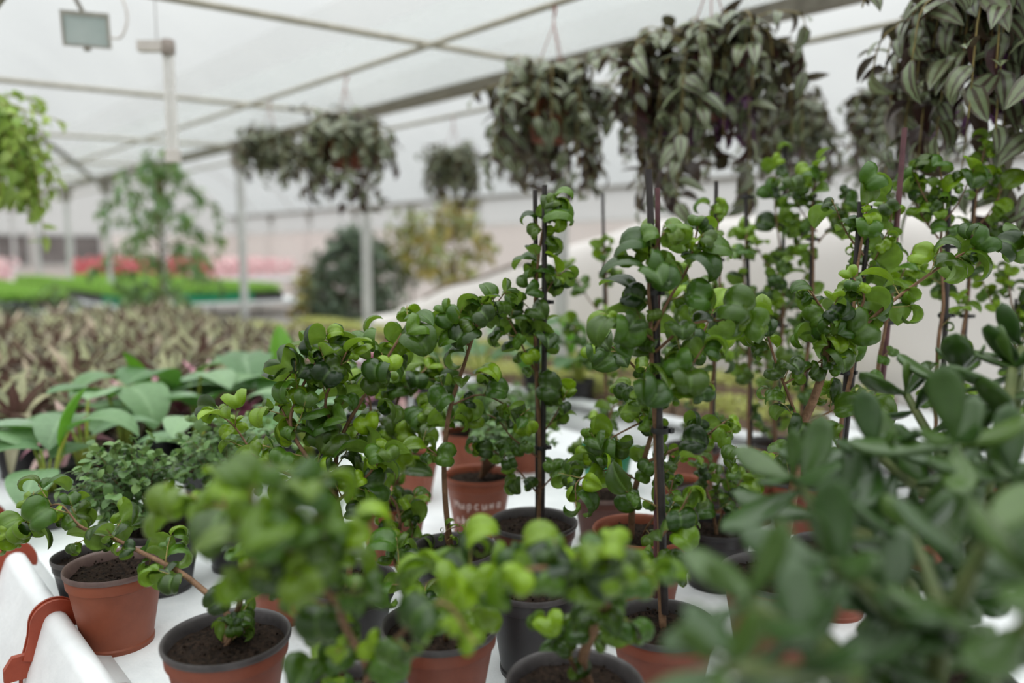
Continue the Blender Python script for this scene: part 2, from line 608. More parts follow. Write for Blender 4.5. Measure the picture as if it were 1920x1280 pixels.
def smooth_path(pts, sub=4):
    """Catmull-Rom through the points"""
    P = [np.asarray(p, dtype=float) for p in pts]
    if len(P) < 3:
        return [P[0] + (P[-1] - P[0]) * k / sub for k in range(sub + 1)]
    Q = [2 * P[0] - P[1]] + P + [2 * P[-1] - P[-2]]
    out = []
    for i in range(1, len(Q) - 2):
        p0, p1, p2, p3 = Q[i - 1:i + 3]
        for k in range(sub):
            t = k / sub
            out.append(0.5 * ((2 * p1) + (-p0 + p2) * t + (2 * p0 - 5 * p1 + 4 * p2 - p3) * t * t + (-p0 + 3 * p1 - 3 * p2 + p3) * t ** 3))
    out.append(P[-1])
    return out


def path_at(P, dist):
    """point and direction at a distance along a polyline"""
    for i in range(len(P) - 1):
        seg = np.linalg.norm(P[i + 1] - P[i])
        if dist <= seg or i == len(P) - 2:
            t = min(1.0, dist / (seg + 1e-9))
            return P[i] + (P[i + 1] - P[i]) * t, unit(P[i + 1] - P[i])
        dist -= seg


def path_len(P):
    return sum(np.linalg.norm(P[i + 1] - P[i]) for i in range(len(P) - 1))

# ------------------------------------------------------------------ the greenhouse shell
U_G, U_R, U_L = 3.11, 9.6, -3.4          # gutter lines between the bays
S0, S1 = -6.0, 24.0
Z_G = 2.47


def arch(u0, u1, rise, k):
    t = k
    return u0 + (u1 - u0) * t, Z_G + 0.06 + rise * math.sin(PI * t) ** 0.75


def film_bay(name, u0, u1, rise):
    mb = MB()
    P = []
    for i in range(31):
        row = []
        for j in range(25):
            u, z = arch(u0, u1, rise, j / 24)
            s = S0 + (S1 - S0) * i / 30
            row.append(B(u, s, z + 0.01 * mnoise.noise(Vector((u * 2, s * 2, 0)))))
        P.append(row)
    mb.grid(P)
    structure(name, mb, M['film'])


mb = MB()
mb.grid([[B(u, s, 0) for u in (-10.5, 0, 10.5)] for s in (S0 - 1, 8, S1 + 1)])
structure('floor', mb, M['floor'])
film_bay('ceiling_main', U_L, U_G, 1.75)
film_bay('ceiling_right', U_G, U_R, 1.75)
film_bay('ceiling_left', U_L - 6.4, U_L, 1.75)


def film_wall(name, p0, p1, mat, z0=0.0, top=None):
    mb = MB()
    n = 40
    P = []
    for k in range(n + 1):
        t = k / n
        b = p0 + (p1 - p0) * t
        zt = top(t)
        P.append([np.array((b[0], b[1], z0 + (zt - z0) * j / 4)) for j in range(5)])
    mb.grid(P)
    structure(name, mb, mat)


def bays_top(t):
    u = U_L - 6.4 + (U_R - U_L + 6.4) * t
    for a, b_ in ((U_L - 6.4, U_L), (U_L, U_G), (U_G, U_R)):
        if a <= u <= b_ + 1e-6:
            return Z_G + 0.06 + 1.75 * max(math.sin(PI * (u - a) / (b_ - a)), 0) ** 0.75
    return Z_G


film_wall('wall_right', B(U_R, S0), B(U_R, S1), M['film_wall'], 0.0, lambda t: Z_G + 0.06)
film_wall('wall_left', B(U_L - 6.4, S0), B(U_L - 6.4, S1), M['film_wall'], 0.0, lambda t: Z_G + 0.06)
film_wall('wall_far', B(U_L - 6.4, S1), B(U_R, S1), M['film_wall'], 0.0, bays_top)
film_wall('wall_near', B(U_L - 6.4, S0), B(U_R, S0), M['film_wall'], 0.0, bays_top)


def along(name, u, z, w, h, mat, s0=S0, s1=S1, kind='structure'):
    """a bar along the bay"""
    mb = MB()
    c = B(u, (s0 + s1) / 2, z)
    mb.box(c, (s1 - s0, w, h), AX_ANG)
    return tag(obj(name, mb, mat, smooth=False), kind=kind)


# girts of the far and right film walls, and the low panels at the far end
mb = MB()
mb.box(B(U_R - 0.09, (S0 + S1) / 2, 0.98), (S1 - S0, 0.02, 1.96), AX_ANG)
structure('wall_right_sheet', mb, M['beige_panel'], False, None)
for zz in (1.98,):
    along('trim_girt', U_R - 0.04, zz, 0.05, 0.05, M['steel_light'])
for u0, u1, m_ in ((-9.6, -3.4, 'beige_panel'), (-3.4, 0.6, 'beige_panel'), (0.6, 1.05, 'beige_panel'), (3.0, 9.5, 'beige_panel')):
    mb = MB()
    mb.box(B((u0 + u1) / 2, S1 - 0.06, 0.975), (0.05, u1 - u0, 1.95), AX_ANG)
    structure('wall_far_panel', mb, M[m_], False, None)
nwin = 0
for u0, u1 in ((3.3, 4.3), (4.45, 5.2), (5.3, 6.0)):
    nwin += 1
    mb = MB()
    mb.box(B((u0 + u1) / 2, S1 - 0.12, 1.52), (0.04, u1 - u0, 0.78), AX_ANG)
    w = structure('window_%d' % nwin, mb, M['dark_panel'], False, None)
    fr = MB()
    for uu in (u0, u1):
        fr.box(B(uu, S1 - 0.15, 1.52), (0.06, 0.06, 0.84), AX_ANG)
    for zz in (1.12, 1.92):
        fr.box(B((u0 + u1) / 2, S1 - 0.15, zz), (0.06, u1 - u0, 0.06), AX_ANG)
    obj('window_frame', fr, M['steel_light'], w, (0, 0, 0), False)

# gutters: an open channel with turned lips
for name, u in (('trim_gutter', U_G), ('trim_gutter_right', U_R), ('trim_gutter_left', U_L)):
    mb = MB()
    prof = [(-0.07, 0.04), (-0.062, 0.04), (-0.04, -0.004), (0.04, -0.004), (0.062, 0.04), (0.07, 0.04), (0.066, 0.034), (0.044, -0.014), (-0.044, -0.014), (-0.066, 0.034)]
    mb.grid([[B(u + a, s, Z_G + b_) for a, b_ in prof + prof[:1]] for s in np.linspace(S0, S1, 13)])
    structure(name, mb, M['steel_dark'], True, 30)

# second, sagging layer of film added to darken the roof band above the gutter
for side, nm in ((-1, 'trim_darkening_film'), (1, 'trim_darkening_film_right')):
    mb = MB()
    P = []
    for i in range(61):
        s = S0 + (S1 - S0) * i / 60
        row = []
        for j in range(9):
            t = j / 8
            u = U_G + side * (0.06 + 0.62 * t)
            z = Z_G + 0.04 + 0.45 * t ** 0.8 - 0.05 * math.sin(PI * t) + 0.015 * mnoise.noise(Vector((s * 1.5, t * 3, 4)))
            row.append(B(u, s, z))
        P.append(row)
    mb.grid(P)
    structure(nm, mb, M['film_darkening'])

# posts with bracket heads under the gutters
Y_POST = [1500 * 4.13 / (1 / (0.000962 + k * 0.000275)) for k in range(-3, 10)]
Y_POST[2] = 1500 * 4.13 / 1402
S_POST = []
for yv in Y_POST:
    x0 = 4.13 - 0.873 * yv
    S_POST.append(float(np.dot(np.array((x0, yv, 0)), AX)))
for u in (U_G, U_R):
    for k, s in enumerate(S_POST):
        if not (S0 < s < S1):
            continue
        big = 0.055 if u == U_G else 0.10
        mb = MB()
        mb.box(B(u, s, (Z_G - 0.03) / 2), (big, big, Z_G - 0.03), AX_ANG)
        mb.box(B(u, s, 0.01), (0.2, 0.2, 0.02), AX_ANG)
        p = structure('column', mb, M['steel_light'], False, None)
        hd = MB()
        hd.box(B(u, s, Z_G - 0.035), (0.14, 0.2, 0.04), AX_ANG)
        hd.box(B(u, s, Z_G - 0.13), (0.10, 0.13, 0.12), AX_ANG)
        obj('bracket', hd, M['steel_dark'], p, (0, 0, 0), False)

# tie bars across the bay at each post, and the roof hoops that carry the film
for k, s in enumerate(S_POST):
    if not (S0 < s < S1):
        continue
    mb = MB()
    p0 = B(U_G, s, Z_G + 0.0)
    p1 = B(U_L, s, Z_G - 0.14)
    mb.tube([p0 + (p1 - p0) * t for t in np.linspace(0, 1, 5)], 0.015, 8)
    structure('beam_tie', mb, M['steel_bar'])
    for nm, a, b_ in (('beam_hoop', U_L, U_G), ('beam_hoop_right', U_G, U_R)):
        if s < 14 or nm == 'beam_hoop':
            continue
        mb = MB()
        pts = []
        for j in range(21):
            u, z = arch(a, b_, 1.72, j / 20)
            pts.append(B(u, s + 0.9, z - 0.02))
        mb.tube(pts, 0.02, 6)
        structure(nm, mb, M['steel_light'])
# a diagonal wind brace in the far bay
mb = MB()
mb.tube([U(70, 255, 7.0), U(120, 290, 8.2), U(205, 360, 10.9)], 0.03, 6)
structure('beam_brace', mb, M['steel'])

# hanging pipes that carry the baskets
U_P1, U_P2, Z_P = 2.92 / 1.327, 4.56 / 1.327, 2.43
for u in (U_P1, U_P2):
    mb = MB()
    mb.tube([B(u, s, Z_P) for s in np.linspace(S0, S1, 9)], 0.014, 8)
    structure('beam_pipe', mb, M['steel_bar'])

# ------------------------------------------------------------------ benches
def bench(name, u0, u1, s0, s1, label, z=BENCH):
    c = B((u0 + u1) / 2, (s0 + s1) / 2, 0)
    root = empty(name, c, label, 'bench')
    top = MB()
    top.box(c + (0, 0, z - 0.02), (s1 - s0, u1 - u0, 0.04), AX_ANG)
    obj('bench_top', top, M['bench_top'], root, c, False)
    fr = MB()
    for uu in (u0 + 0.03, u1 - 0.03):
        fr.box(B(uu, (s0 + s1) / 2, z - 0.07), (s1 - s0, 0.04, 0.06), AX_ANG)
    obj('frame', fr, M['steel'], root, c, False)
    n = max(2, int((s1 - s0) / 2.2) + 1)
    for s in np.linspace(s0 + 0.25, s1 - 0.25, n):
        for uu in (u0 + 0.08, u1 - 0.08):
            lg = MB()
            lg.box(B(uu, s, (z - 0.1) / 2), (0.05, 0.05, z - 0.1), AX_ANG)
            obj('leg', lg, M['steel'], root, c, False)
    return root


bench('plant_bench', 0.315, 2.2, -1.6, 6.9, 'long white cloth-topped bench under the curly ficus pots')
bench('plant_bench', 2.55, 3.04, -1.0, 7.2, 'narrow white bench of yellow-green seedling trays behind the ficus bench')
bench('plant_bench', 3.19, 4.95, -2.0, 6.9, 'wide bench under the white fleece-covered mound')

# white sheet rolled over the rail on the near edge of the main bench and hanging down outside
RAIL_U = 0.283
mb = MB()
mb.tube([B(RAIL_U, s, 0.842) for s in np.linspace(-1.6, 6.9, 24)], 0.013, 10)
tag(obj('edge_rail', mb, M['steel'], None, (0, 0, 0)), 'steel rail along the near bench edge, wrapped in white sheet', 'rail')
mb = MB()
P = []
rr = random.Random(3)
for i in range(141):
    s = -1.6 + 8.5 * i / 140
    w1 = mnoise.noise(Vector((s * 1.7, 0, 0)))
    w2 = mnoise.noise(Vector((s * 5.0, 3, 0)))
    row = []
    row.append(B(RAIL_U + 0.06, s, BENCH + 0.004))
    row.append(B(RAIL_U + 0.036, s, BENCH + 0.006))
    row.append(B(RAIL_U + 0.023 + 0.002 * w2, s, BENCH + 0.018))
    for a in range(0, 200, 25):
        g = math.radians(a - 10)
        r_ = 0.021 + 0.002 * w1 + 0.003 * w2 * math.sin(math.radians(a))
        row.append(B(RAIL_U + r_ * math.cos(g), s, 0.842 + r_ * math.sin(g)))
    for j in range(1, 9):
        t = j / 8
        fold = 0.03 * math.sin(s * 9 + 2 * w1 + t * 1.5) * t + 0.025 * w2 * t
        row.append(B(RAIL_U - 0.03 - 0.09 * t + fold - 0.03 * math.sin(PI * t), s, 0.832 - 0.5 * t))
    P.append(row)
mb.grid(P)
ts_ = obj('edge_sheet', mb, M['tarp'], None, (0, 0, 0))
sm = ts_.modifiers.new('Solidify', 'SOLIDIFY')
sm.thickness = 0.0015
tag(ts_, 'white plastic sheet rolled over the near edge of the bench', 'sheet')

# ------------------------------------------------------------------ pots
OCC = []                                 # ground already taken by a pot: x, y, radius


def settle(p, rad, most=0.16):
    """move p off the pots that stand there already; None when there is no room near by"""
    q = np.array(p, dtype=float)
    for _ in range(80):
        hit = False
        for x, y, r_ in OCC:
            d = q[:2] - np.array((x, y))
            n = np.linalg.norm(d)
            if n < r_ + rad:
                q[:2] = q[:2] + (d / n if n > 1e-4 else np.array((1.0, 0.0))) * (r_ + rad - n + 0.002)
                hit = True
        u = float(np.dot(q, PE))
        if u < 0.315 + rad:
            q[:2] += PE[:2] * (0.315 + rad - u)
            hit = True
        if not hit:
            break
    if hit or np.linalg.norm(q - p) > most:
        return None
    OCC.append((q[0], q[1], rad))
    return q


def pot_parts(root, c, D, h, body, rim, soil=True, soil_drop=0.014, seed=0, n=44, origin=None):
    """c = centre of the pot's base; body and lip are lathed shells, soil is a lumpy disc"""
    origin = c if origin is None else origin
    R = D / 2
    rb = R * 0.70
    zc = h - min(0.032, h * 0.24)
    b = MB()
    prof = [(0.0, 0.004), (rb * 0.9, 0.004), (rb * 0.93, 0.0), (rb, 0.0), (rb + 0.001, 0.008), (rb * 0.985, 0.011),
            (R * 0.90, zc), (R * 0.905, zc + 0.002), (R * 0.945, zc + 0.004), (R * 0.965, h - 0.006), (R * 0.955, h - 0.004), (R * 0.93, h - 0.006),
            (R * 0.90, zc), (rb * 0.96, 0.012), (0.0, 0.010)]
    b.lathe(prof, c, n)
    po = obj('pot', b, body, root, origin, True, 35)
    r_ = MB()
    lip = [(R * 0.955, h - 0.008), (R * 0.985, h - 0.0085), (R, h - 0.005), (R, h - 0.001), (R * 0.985, h + 0.0015), (R * 0.955, h + 0.0005), (R * 0.932, h - 0.004), (R * 0.905, h - 0.012), (R * 0.888, h - 0.03), (R * 0.896, h - 0.03)]
    r_.lathe(lip, c, n, close=True)
    obj('rim', r_, rim, po, origin, True, 50)
    if soil:
        s_ = MB()
        zs = h - soil_drop
        rad = R * 0.903 - 0.0005
        rings, seg = 12, 36
        v = [(c[0], c[1], c[2] + zs + 0.004)]
        for i in range(1, rings + 1):
            for k in range(seg):
                a = 2 * PI * k / seg
                q = rad * i / rings
                x, y = q * math.cos(a), q * math.sin(a)
                dz = 0.006 * mnoise.noise(Vector((x * 60 + seed, y * 60, seed))) + 0.004 * mnoise.noise(Vector((x * 170 + seed, y * 170, 3)))
                v.append((c[0] + x, c[1] + y, c[2] + zs + dz - 0.004 * (i / rings) ** 3))
        f = [(0, 1 + k, 1 + (k + 1) % seg) for k in range(seg)]
        for i in range(rings - 1):
            for k in range(seg):
                k2 = (k + 1) % seg
                f.append((1 + i * seg + k, 1 + (i + 1) * seg + k, 1 + (i + 1) * seg + k2, 1 + i * seg + k2))
        s_.add(v, f)
        r2 = random.Random(seed + 11)
        for q in range(60):                      # loose crumbs
            a, qq = r2.uniform(0, 2 * PI), rad * math.sqrt(r2.random()) * 0.95
            e = r2.uniform(0.0012, 0.0034)
            p = np.array((c[0] + qq * math.cos(a), c[1] + qq * math.sin(a), c[2] + zs + 0.002))
            vv = [p + np.array(x) * e * r2.uniform(0.7, 1.2) for x in ((1, 0, 0), (-0.5, 0.8, 0), (-0.5, -0.8, 0), (0, 0, 1.0), (0, 0, -1))]
            s_.add(vv, [(0, 1, 3), (1, 2, 3), (2, 0, 3), (1, 0, 4), (2, 1, 4), (0, 2, 4)])
        obj('soil', s_, M['soil'], root, origin)
    return po


def pot_at(px, py, wpx, hk=0.80, z=BENCH):
    """base centre, diameter and height of a pot from the middle of its rim and the rim's width in pixels"""
    h = 0.13
    for _ in range(4):
        p, t = G(px, py, z + h)
        D = wpx * t / FPX / math.sqrt(1 + ((px - 960) / FPX) ** 2)
        h = D * hk
    return np.array((p[0], p[1], z)), D, h


def add_stake(root, c, p0, p1, r, mat='stake', nm='stake'):
    mb = MB()
    p0, p1 = np.asarray(p0), np.asarray(p1)
    mid = (p0 + p1) / 2 + np.array((0.002, 0.0, 0))
    mb.tube([p0, mid, p1], [r, r, r * 0.92], 8)
    return obj(nm, mb, M[mat], root, c, True, 50)


def add_tie(root, c, p, w=0.016):
    mb = MB()
    mb.lathe([(w * 0.75, -0.004), (w * 0.85, -0.004), (w * 0.9, 0.0), (w * 0.85, 0.004), (w * 0.75, 0.004)], p, 12, close=True)
    mb.box(np.asarray(p) + np.array((w * 0.95, -w * 0.2, 0)), (w * 0.5, w * 0.5, 0.007), 0.6)
    return obj('tie', mb, M['tie'], root, c, True, 40)


# ------------------------------------------------------------------ curly-leaved ficus
def grow(stem, leaves, twigs, P, r0, r1, r, gap=0.028, twig=0.075, size=0.05, young=0.12, start=0.12, lfgap=0.019, nt=9, up=0.25, spread=1.0):
    """a branch along P with leafy side twigs"""
    P = smooth_path(P, 5)
    n = len(P)
    stem.tube(P, [r0 + (r1 - r0) * i / (n - 1) for i in range(n)], 8)
    L = path_len(P)
    d = L * start
    az = r.uniform(0, 6.28)
    while d < L:
        p, t = path_at(P, d)
        az += 2.4 + r.uniform(-0.5, 0.5)
        a_ = unit(np.cross(t, (0.3, 0.9, 0.2)))
        b_ = np.cross(t, a_)
        radial = math.cos(az) * a_ + math.sin(az) * b_
        tl = twig * r.uniform(0.45, 1.15) * (1.0 if d < L * 0.8 else 0.7)
        dirv = unit(t * 0.55 + radial * spread + np.array((0, 0, up)))
        q = [p]
        for k in range(4):
            dirv = unit(dirv + rand_dir(r) * 0.13 + np.array((0, 0, 0.05)))
            q.append(q[-1] + dirv * tl / 4)
        twigs.tube(q, [r1 * 0.8 + 0.0004, 0.0012, 0.001, 0.0008, 0.0006], 5, col=(r.random(), 0, 0))
        leaf_twig(leaves, twigs, q, r, size, young, lfgap, nt)
        d += gap * 1.6 * r.uniform(0.6, 1.4)
    leaf_twig(leaves, twigs, P[-8:], r, size, young * 1.6, lfgap, nt)


def leaf_twig(leaves, twigs, q, r, size, young, lfgap, nt):
    L = path_len(q)
    dd = L * 0.25
    side = r.choice((-1, 1))
    while dd <= L:
        p, t = path_at(q, dd)
        sd = unit(np.cross(t, (0, 0, 1.0))) * side
        side = -side
        out = unit(t * 0.5 + sd * 0.9 + rand_dir(r) * 0.35 + np.array((0, 0, 0.18)))
        upv = unit(np.array((0, 0, 1.0)) + rand_dir(r) * 0.95)
        y = min(1.0, max(0.0, r.gauss(0.04, 0.08)))
        if r.random() < young * (0.3 + 1.4 * dd / L):
            y = r.uniform(0.3, 0.95)
        sz = size * 1.2 * r.uniform(0.65, 1.25) * (0.75 if y > 0.5 else 1.0)
        leaves.add(min(nt - 1, int(nt * r.random() ** 0.8)), p + out * 0.004, out, upv, sz, r.random() ** 1.5, y)
        dd += lfgap * r.uniform(0.7, 1.4)
    # end bud and a last leaf
    tdir = unit(q[-1] - q[-2])
    y = r.uniform(0.2, 0.9) if r.random() < young * 2.5 else r.uniform(0, 0.2)
    leaves.add(r.randrange(nt), q[-1], unit(tdir + rand_dir(r) * 0.4), unit(np.array((0, 0, 1.0)) + rand_dir(r) * 0.8), size * 1.2 * r.uniform(0.6, 1.0), r.random() ** 1.5, y)
    twigs.tube([q[-1], q[-1] + tdir * 0.006, q[-1] + tdir * 0.013], [0.001, 0.0012, 0.0002], 5, col=(0.9, 0.8, 0))


def ficus(label, rim_px, body, rim, branches, seed, stakes=(), ties=(), hk=0.8, low=False, group=None, size=0.05, young=0.12, base=None, soil_drop=0.014, leafmat='ficus', extra=()):
    """rim_px = (x, y, width) of the rim; branches = list of (points (px, py, dY), r0, r1, options); first point of a
    branch may be None: the middle of the soil"""
    r = random.Random(seed)
    c, D, h = base if base is not None else pot_at(*rim_px, hk=hk)
    root = empty('potted_ficus', c, label, 'potted plant', group)
    OCC.append((c[0], c[1], D / 2))
    pot_parts(root, c, D, h, M[body], M[rim], seed=seed, soil_drop=soil_drop)
    stem, twigs = MB(), MB()
    lv = Leaves(FIC_LOW if low else FIC)
    for pts, r0, r1, opt in branches:
        P = []
        for p in pts:
            if p is None:
                P.append(c + np.array((r.uniform(-1, 1) * D * 0.08, r.uniform(-1, 1) * D * 0.08, h - soil_drop - 0.01)))
            elif abs(p[0]) < 1 and abs(p[1]) < 1:   # an offset from the pot's base in metres
                P.append(c + np.array(p))
            else:
                P.append(U(p[0], p[1], c[1] + p[2]))
        o = dict(size=size, young=young, nt=len(lv.T))
        o.update(opt)
        grow(stem, lv, twigs, P, r0, r1, r, **o)
    so = obj('stem', stem, M['bark'], root, c)
    obj('sprays', twigs, M['twig'], so, c)
    lf = MB()
    lv.into(lf)
    obj('foliage', lf, M[leafmat], root, c)
    for s in stakes:
        (x0, y0, d0), (x1, y1, d1), rad = s[:3]
        add_stake(root, c, U(x0, y0, c[1] + d0), U(x1, y1, c[1] + d1), rad, s[3] if len(s) > 3 else 'stake')
    for (x, y, d) in ties:
        add_tie(root, c, U(x, y, c[1] + d))
    return root, c, D, h

# ------------------------------------------------------------------ the ficus pots on the near bench, front to back
S_ = (0.0, 0.0, 0.0)
FG = 'curly ficus pots on the near bench'

# front row
ficus('front curly ficus in terracotta, one bare branch arching left over the bench edge', (425, 1190, 249), 'terracotta_dull', 'grey_rim', [
    ([None, (425, 1150, 0.02), (380, 1105, 0.05), (330, 1068, 0.09), (265, 1035, 0.14), (205, 1005, 0.17)], 0.0055, 0.003,
     dict(gap=0.036, twig=0.05, start=0.45, young=0.12, size=0.047)),
    ([(205, 1005, 0.17), (165, 995, 0.2), (120, 975, 0.22), (60, 970, 0.25), (0, 985, 0.27)], 0.0028, 0.0012, dict(gap=0.03, twig=0.05, start=0.0, young=0.2, size=0.047)),
    ([(190, 1000, 0.18), (150, 985, 0.18), (110, 945, 0.19), (60, 970, 0.2), (20, 1000, 0.22)], 0.0022, 0.001, dict(gap=0.032, twig=0.04, start=0.3, young=0.3, size=0.045)),
    ([None, (447, 1140, 0.0), (452, 1110, -0.02), (462, 1080, -0.05), (475, 1050, -0.09)], 0.0045, 0.003, dict(gap=0.03, twig=0.04, start=0.2, size=0.04)),
    ([None, (438, 1190, -0.01), (446, 1165, -0.01)], 0.003, 0.001, dict(gap=0.012, twig=0.02, start=0.4, size=0.032, young=0.02)),
], 11)

ficus('blurred curly ficus nearest the camera, leaning out over its pot below the frame edge', (660, 1318, 232), 'terracotta_dull', 'grey_rim', [
    ([None, (690, 1260, -0.06), (655, 1190, -0.14), (620, 1120, -0.2), (575, 1060, -0.26), (520, 1010, -0.3)], 0.0055, 0.003, dict(gap=0.026, twig=0.06, start=0.15, young=0.08)),
    ([(520, 1010, -0.3), (485, 965, -0.31), (470, 915, -0.31)], 0.003, 0.0015, dict(gap=0.02, twig=0.05, start=0.1, young=0.06)),
    ([(520, 1010, -0.28), (470, 965, -0.22), (410, 945, -0.14), (335, 940, -0.08)], 0.003, 0.0012, dict(gap=0.022, twig=0.04, start=0.2, young=0.75, size=0.045)),
    ([(530, 1010, -0.3), (555, 960, -0.28), (565, 915, -0.26)], 0.003, 0.0012, dict(gap=0.02, twig=0.05, start=0.2, young=0.35)),
    ([(590, 1075, -0.25), (620, 1040, -0.22), (650, 1030, -0.2)], 0.003, 0.0012, dict(gap=0.022, twig=0.05, start=0.1, young=0.2)),
    ([(540, 1030, -0.29), (480, 1050, -0.28), (440, 1070, -0.26)], 0.003, 0.0012, dict(gap=0.03, twig=0.03, start=0.5, young=0.7)),
    ([None, (640, 1250, -0.05), (610, 1180, -0.1), (600, 1140, -0.12)], 0.004, 0.002, dict(gap=0.03, twig=0.05, start=0.35, young=0.12, size=0.042)),
    ([None, (700, 1250, -0.1), (760, 1180, -0.2), (830, 1130, -0.26), (880, 1190, -0.28)], 0.003, 0.0012, dict(gap=0.05, twig=0.03, start=0.5, young=0.35)),
], 23, size=0.041, base=(np.array((-0.215, 0.975, BENCH)), 0.165, 0.132))

ficus('short curly ficus in dark-rimmed terracotta between the nearest one and the forked one', (825, 1168, 222), 'terracotta_dull', 'grey_rim', [
    ([None, (800, 1140, -0.02), (770, 1100, -0.02), (742, 1060, 0.02), (740, 1030, 0.05)], 0.004, 0.002, dict(gap=0.028, twig=0.04, start=0.35, size=0.045, young=0.05)),
    ([None, (840, 1150, -0.1), (870, 1110, -0.25), (930, 1070, -0.3), (985, 1050, -0.33)], 0.0045, 0.002, dict(gap=0.032, twig=0.045, start=0.35, young=0.2)),
    ([(900, 1090, -0.28), (850, 1070, -0.3), (800, 1060, -0.3)], 0.0025, 0.001, dict(gap=0.03, twig=0.04, start=0.2, young=0.3)),
], 31)

ficus('curly ficus with a forked brown stem in the bottom middle pot', (1078, 1278, 262), 'terracotta_dull', 'grey_rim', [
    ([(0.02, 0.01, 0.13), (1092, 1240, -0.02), (1110, 1190, -0.05), (1145, 1120, -0.1)], 0.0075, 0.0055, dict(gap=0.06, twig=0.03, start=0.5, size=0.035, young=0.02)),
    ([(1145, 1120, -0.1), (1152, 1085, -0.16), (1145, 1050, -0.22), (1130, 1035, -0.25)], 0.005, 0.002, dict(gap=0.026, twig=0.04, start=0.15, young=0.2)),
    ([(1145, 1120, -0.1), (1090, 1080, -0.16), (1020, 1065, -0.22), (950, 1075, -0.25)], 0.004, 0.0018, dict(gap=0.03, twig=0.04, start=0.15, young=0.15)),
    ([(1090, 1080, -0.16), (1080, 1050, -0.2), (1100, 1035, -0.22)], 0.003, 0.0012, dict(gap=0.028, twig=0.035, start=0.2, young=0.25)),
    ([(0.02, 0.01, 0.13), (1070, 1235, 0.0), (1045, 1190, 0.0), (1025, 1160, -0.02)], 0.004, 0.0018, dict(gap=0.03, twig=0.03, start=0.4, size=0.036, young=0.02)),
    ([(1145, 1120, -0.1), (1165, 1150, -0.08), (1175, 1180, -0.06)], 0.002, 0.001, dict(gap=0.02, twig=0.02, start=0.4, size=0.036, young=0.02)),
], 41)

ficus('tall curly ficus tied to the tallest pair of dark stakes, in terracotta', (1243, 1165, 205), 'terracotta_dull', 'grey_rim', [
    ([None, (1238, 1080, 0.02), (1238, 980, 0.02), (1232, 880, 0.02), (1228, 780, 0.01), (1222, 680, 0.0), (1220, 590, 0.0)], 0.006, 0.003,
     dict(gap=0.031, twig=0.055, start=0.12, young=0.1, size=0.048)),
    ([(1220, 590, 0.0), (1216, 540, -0.01), (1222, 480, -0.01), (1250, 430, 0.0)], 0.003, 0.0015, dict(gap=0.018, twig=0.035, start=0.1, young=0.08, size=0.055)),
    ([(1226, 620, 0.0), (1255, 560, 0.02), (1290, 500, 0.03), (1310, 420, 0.04)], 0.0028, 0.0012, dict(gap=0.024, twig=0.04, start=0.3, young=0.12, size=0.052)),
    ([(1226, 640, 0.0), (1180, 600, -0.02), (1140, 590, -0.02)], 0.0024, 0.001, dict(gap=0.024, twig=0.045, start=0.2, young=0.15)),
    ([(1228, 660, 0.0), (1290, 610, 0.0), (1350, 600, 0.02), (1400, 590, 0.03)], 0.0026, 0.001, dict(gap=0.026, twig=0.05, start=0.3, young=0.3)),
    ([(1230, 760, 0.0), (1285, 700, -0.02), (1320, 650, -0.02)], 0.0026, 0.001, dict(gap=0.026, twig=0.05, start=0.3, young=0.15)),
    ([(1236, 1010, 0.0), (1265, 975, -0.02), (1290, 930, -0.02)], 0.0022, 0.001, dict(gap=0.026, twig=0.03, start=0.3, young=0.1, size=0.042)),
], 53, stakes=[((1247, 1150, 0.01), (1216, 317, 0.01), 0.0058), ((1229, 1120, 0.03), (1233, 352, 0.04), 0.0042, 'stake_red')], ties=[(1219, 548, 0.01), (1238, 806, 0.01)], young=0.1)

# second row
ficus('bushy curly ficus in a grey-black pot, left of the short ficus with the fork', (650, 1085, 190), 'black', 'grey_rim', [
    ([None, (655, 1050, 0.0), (640, 980, 0.0), (628, 900, 0.02), (640, 820, 0.03), (690, 730, 0.06), (745, 640, 0.1), (770, 600, 0.12)], 0.006, 0.002,
     dict(gap=0.021, twig=0.075, start=0.2, young=0.16)),
    ([(632, 930, 0.0), (585, 870, -0.02), (545, 800, -0.02), (560, 740, 0.0), (595, 675, 0.02), (625, 640, 0.03)], 0.004, 0.0018, dict(gap=0.022, twig=0.06, start=0.2, young=0.14)),
    ([(575, 900, -0.02), (520, 880, 0.0), (480, 855, 0.02), (440, 800, 0.05), (405, 772, 0.07)], 0.003, 0.0012, dict(gap=0.028, twig=0.045, start=0.1, young=0.45, size=0.045)),
    ([(545, 800, -0.02), (530, 770, 0.0), (515, 740, 0.02), (545, 700, 0.0)], 0.002, 0.001, dict(gap=0.03, twig=0.035, start=0.2, young=0.2, size=0.045)),
    ([(640, 820, 0.03), (610, 760, 0.0), (630, 700, 0.0), (650, 660, 0.0)], 0.003, 0.0014, dict(gap=0.022, twig=0.06, start=0.1, young=0.2)),
    ([(632, 940, 0.0), (690, 890, -0.02), (720, 850, -0.02)], 0.003, 0.0014, dict(gap=0.022, twig=0.055, start=0.1, young=0.15)),
], 61, young=0.16)

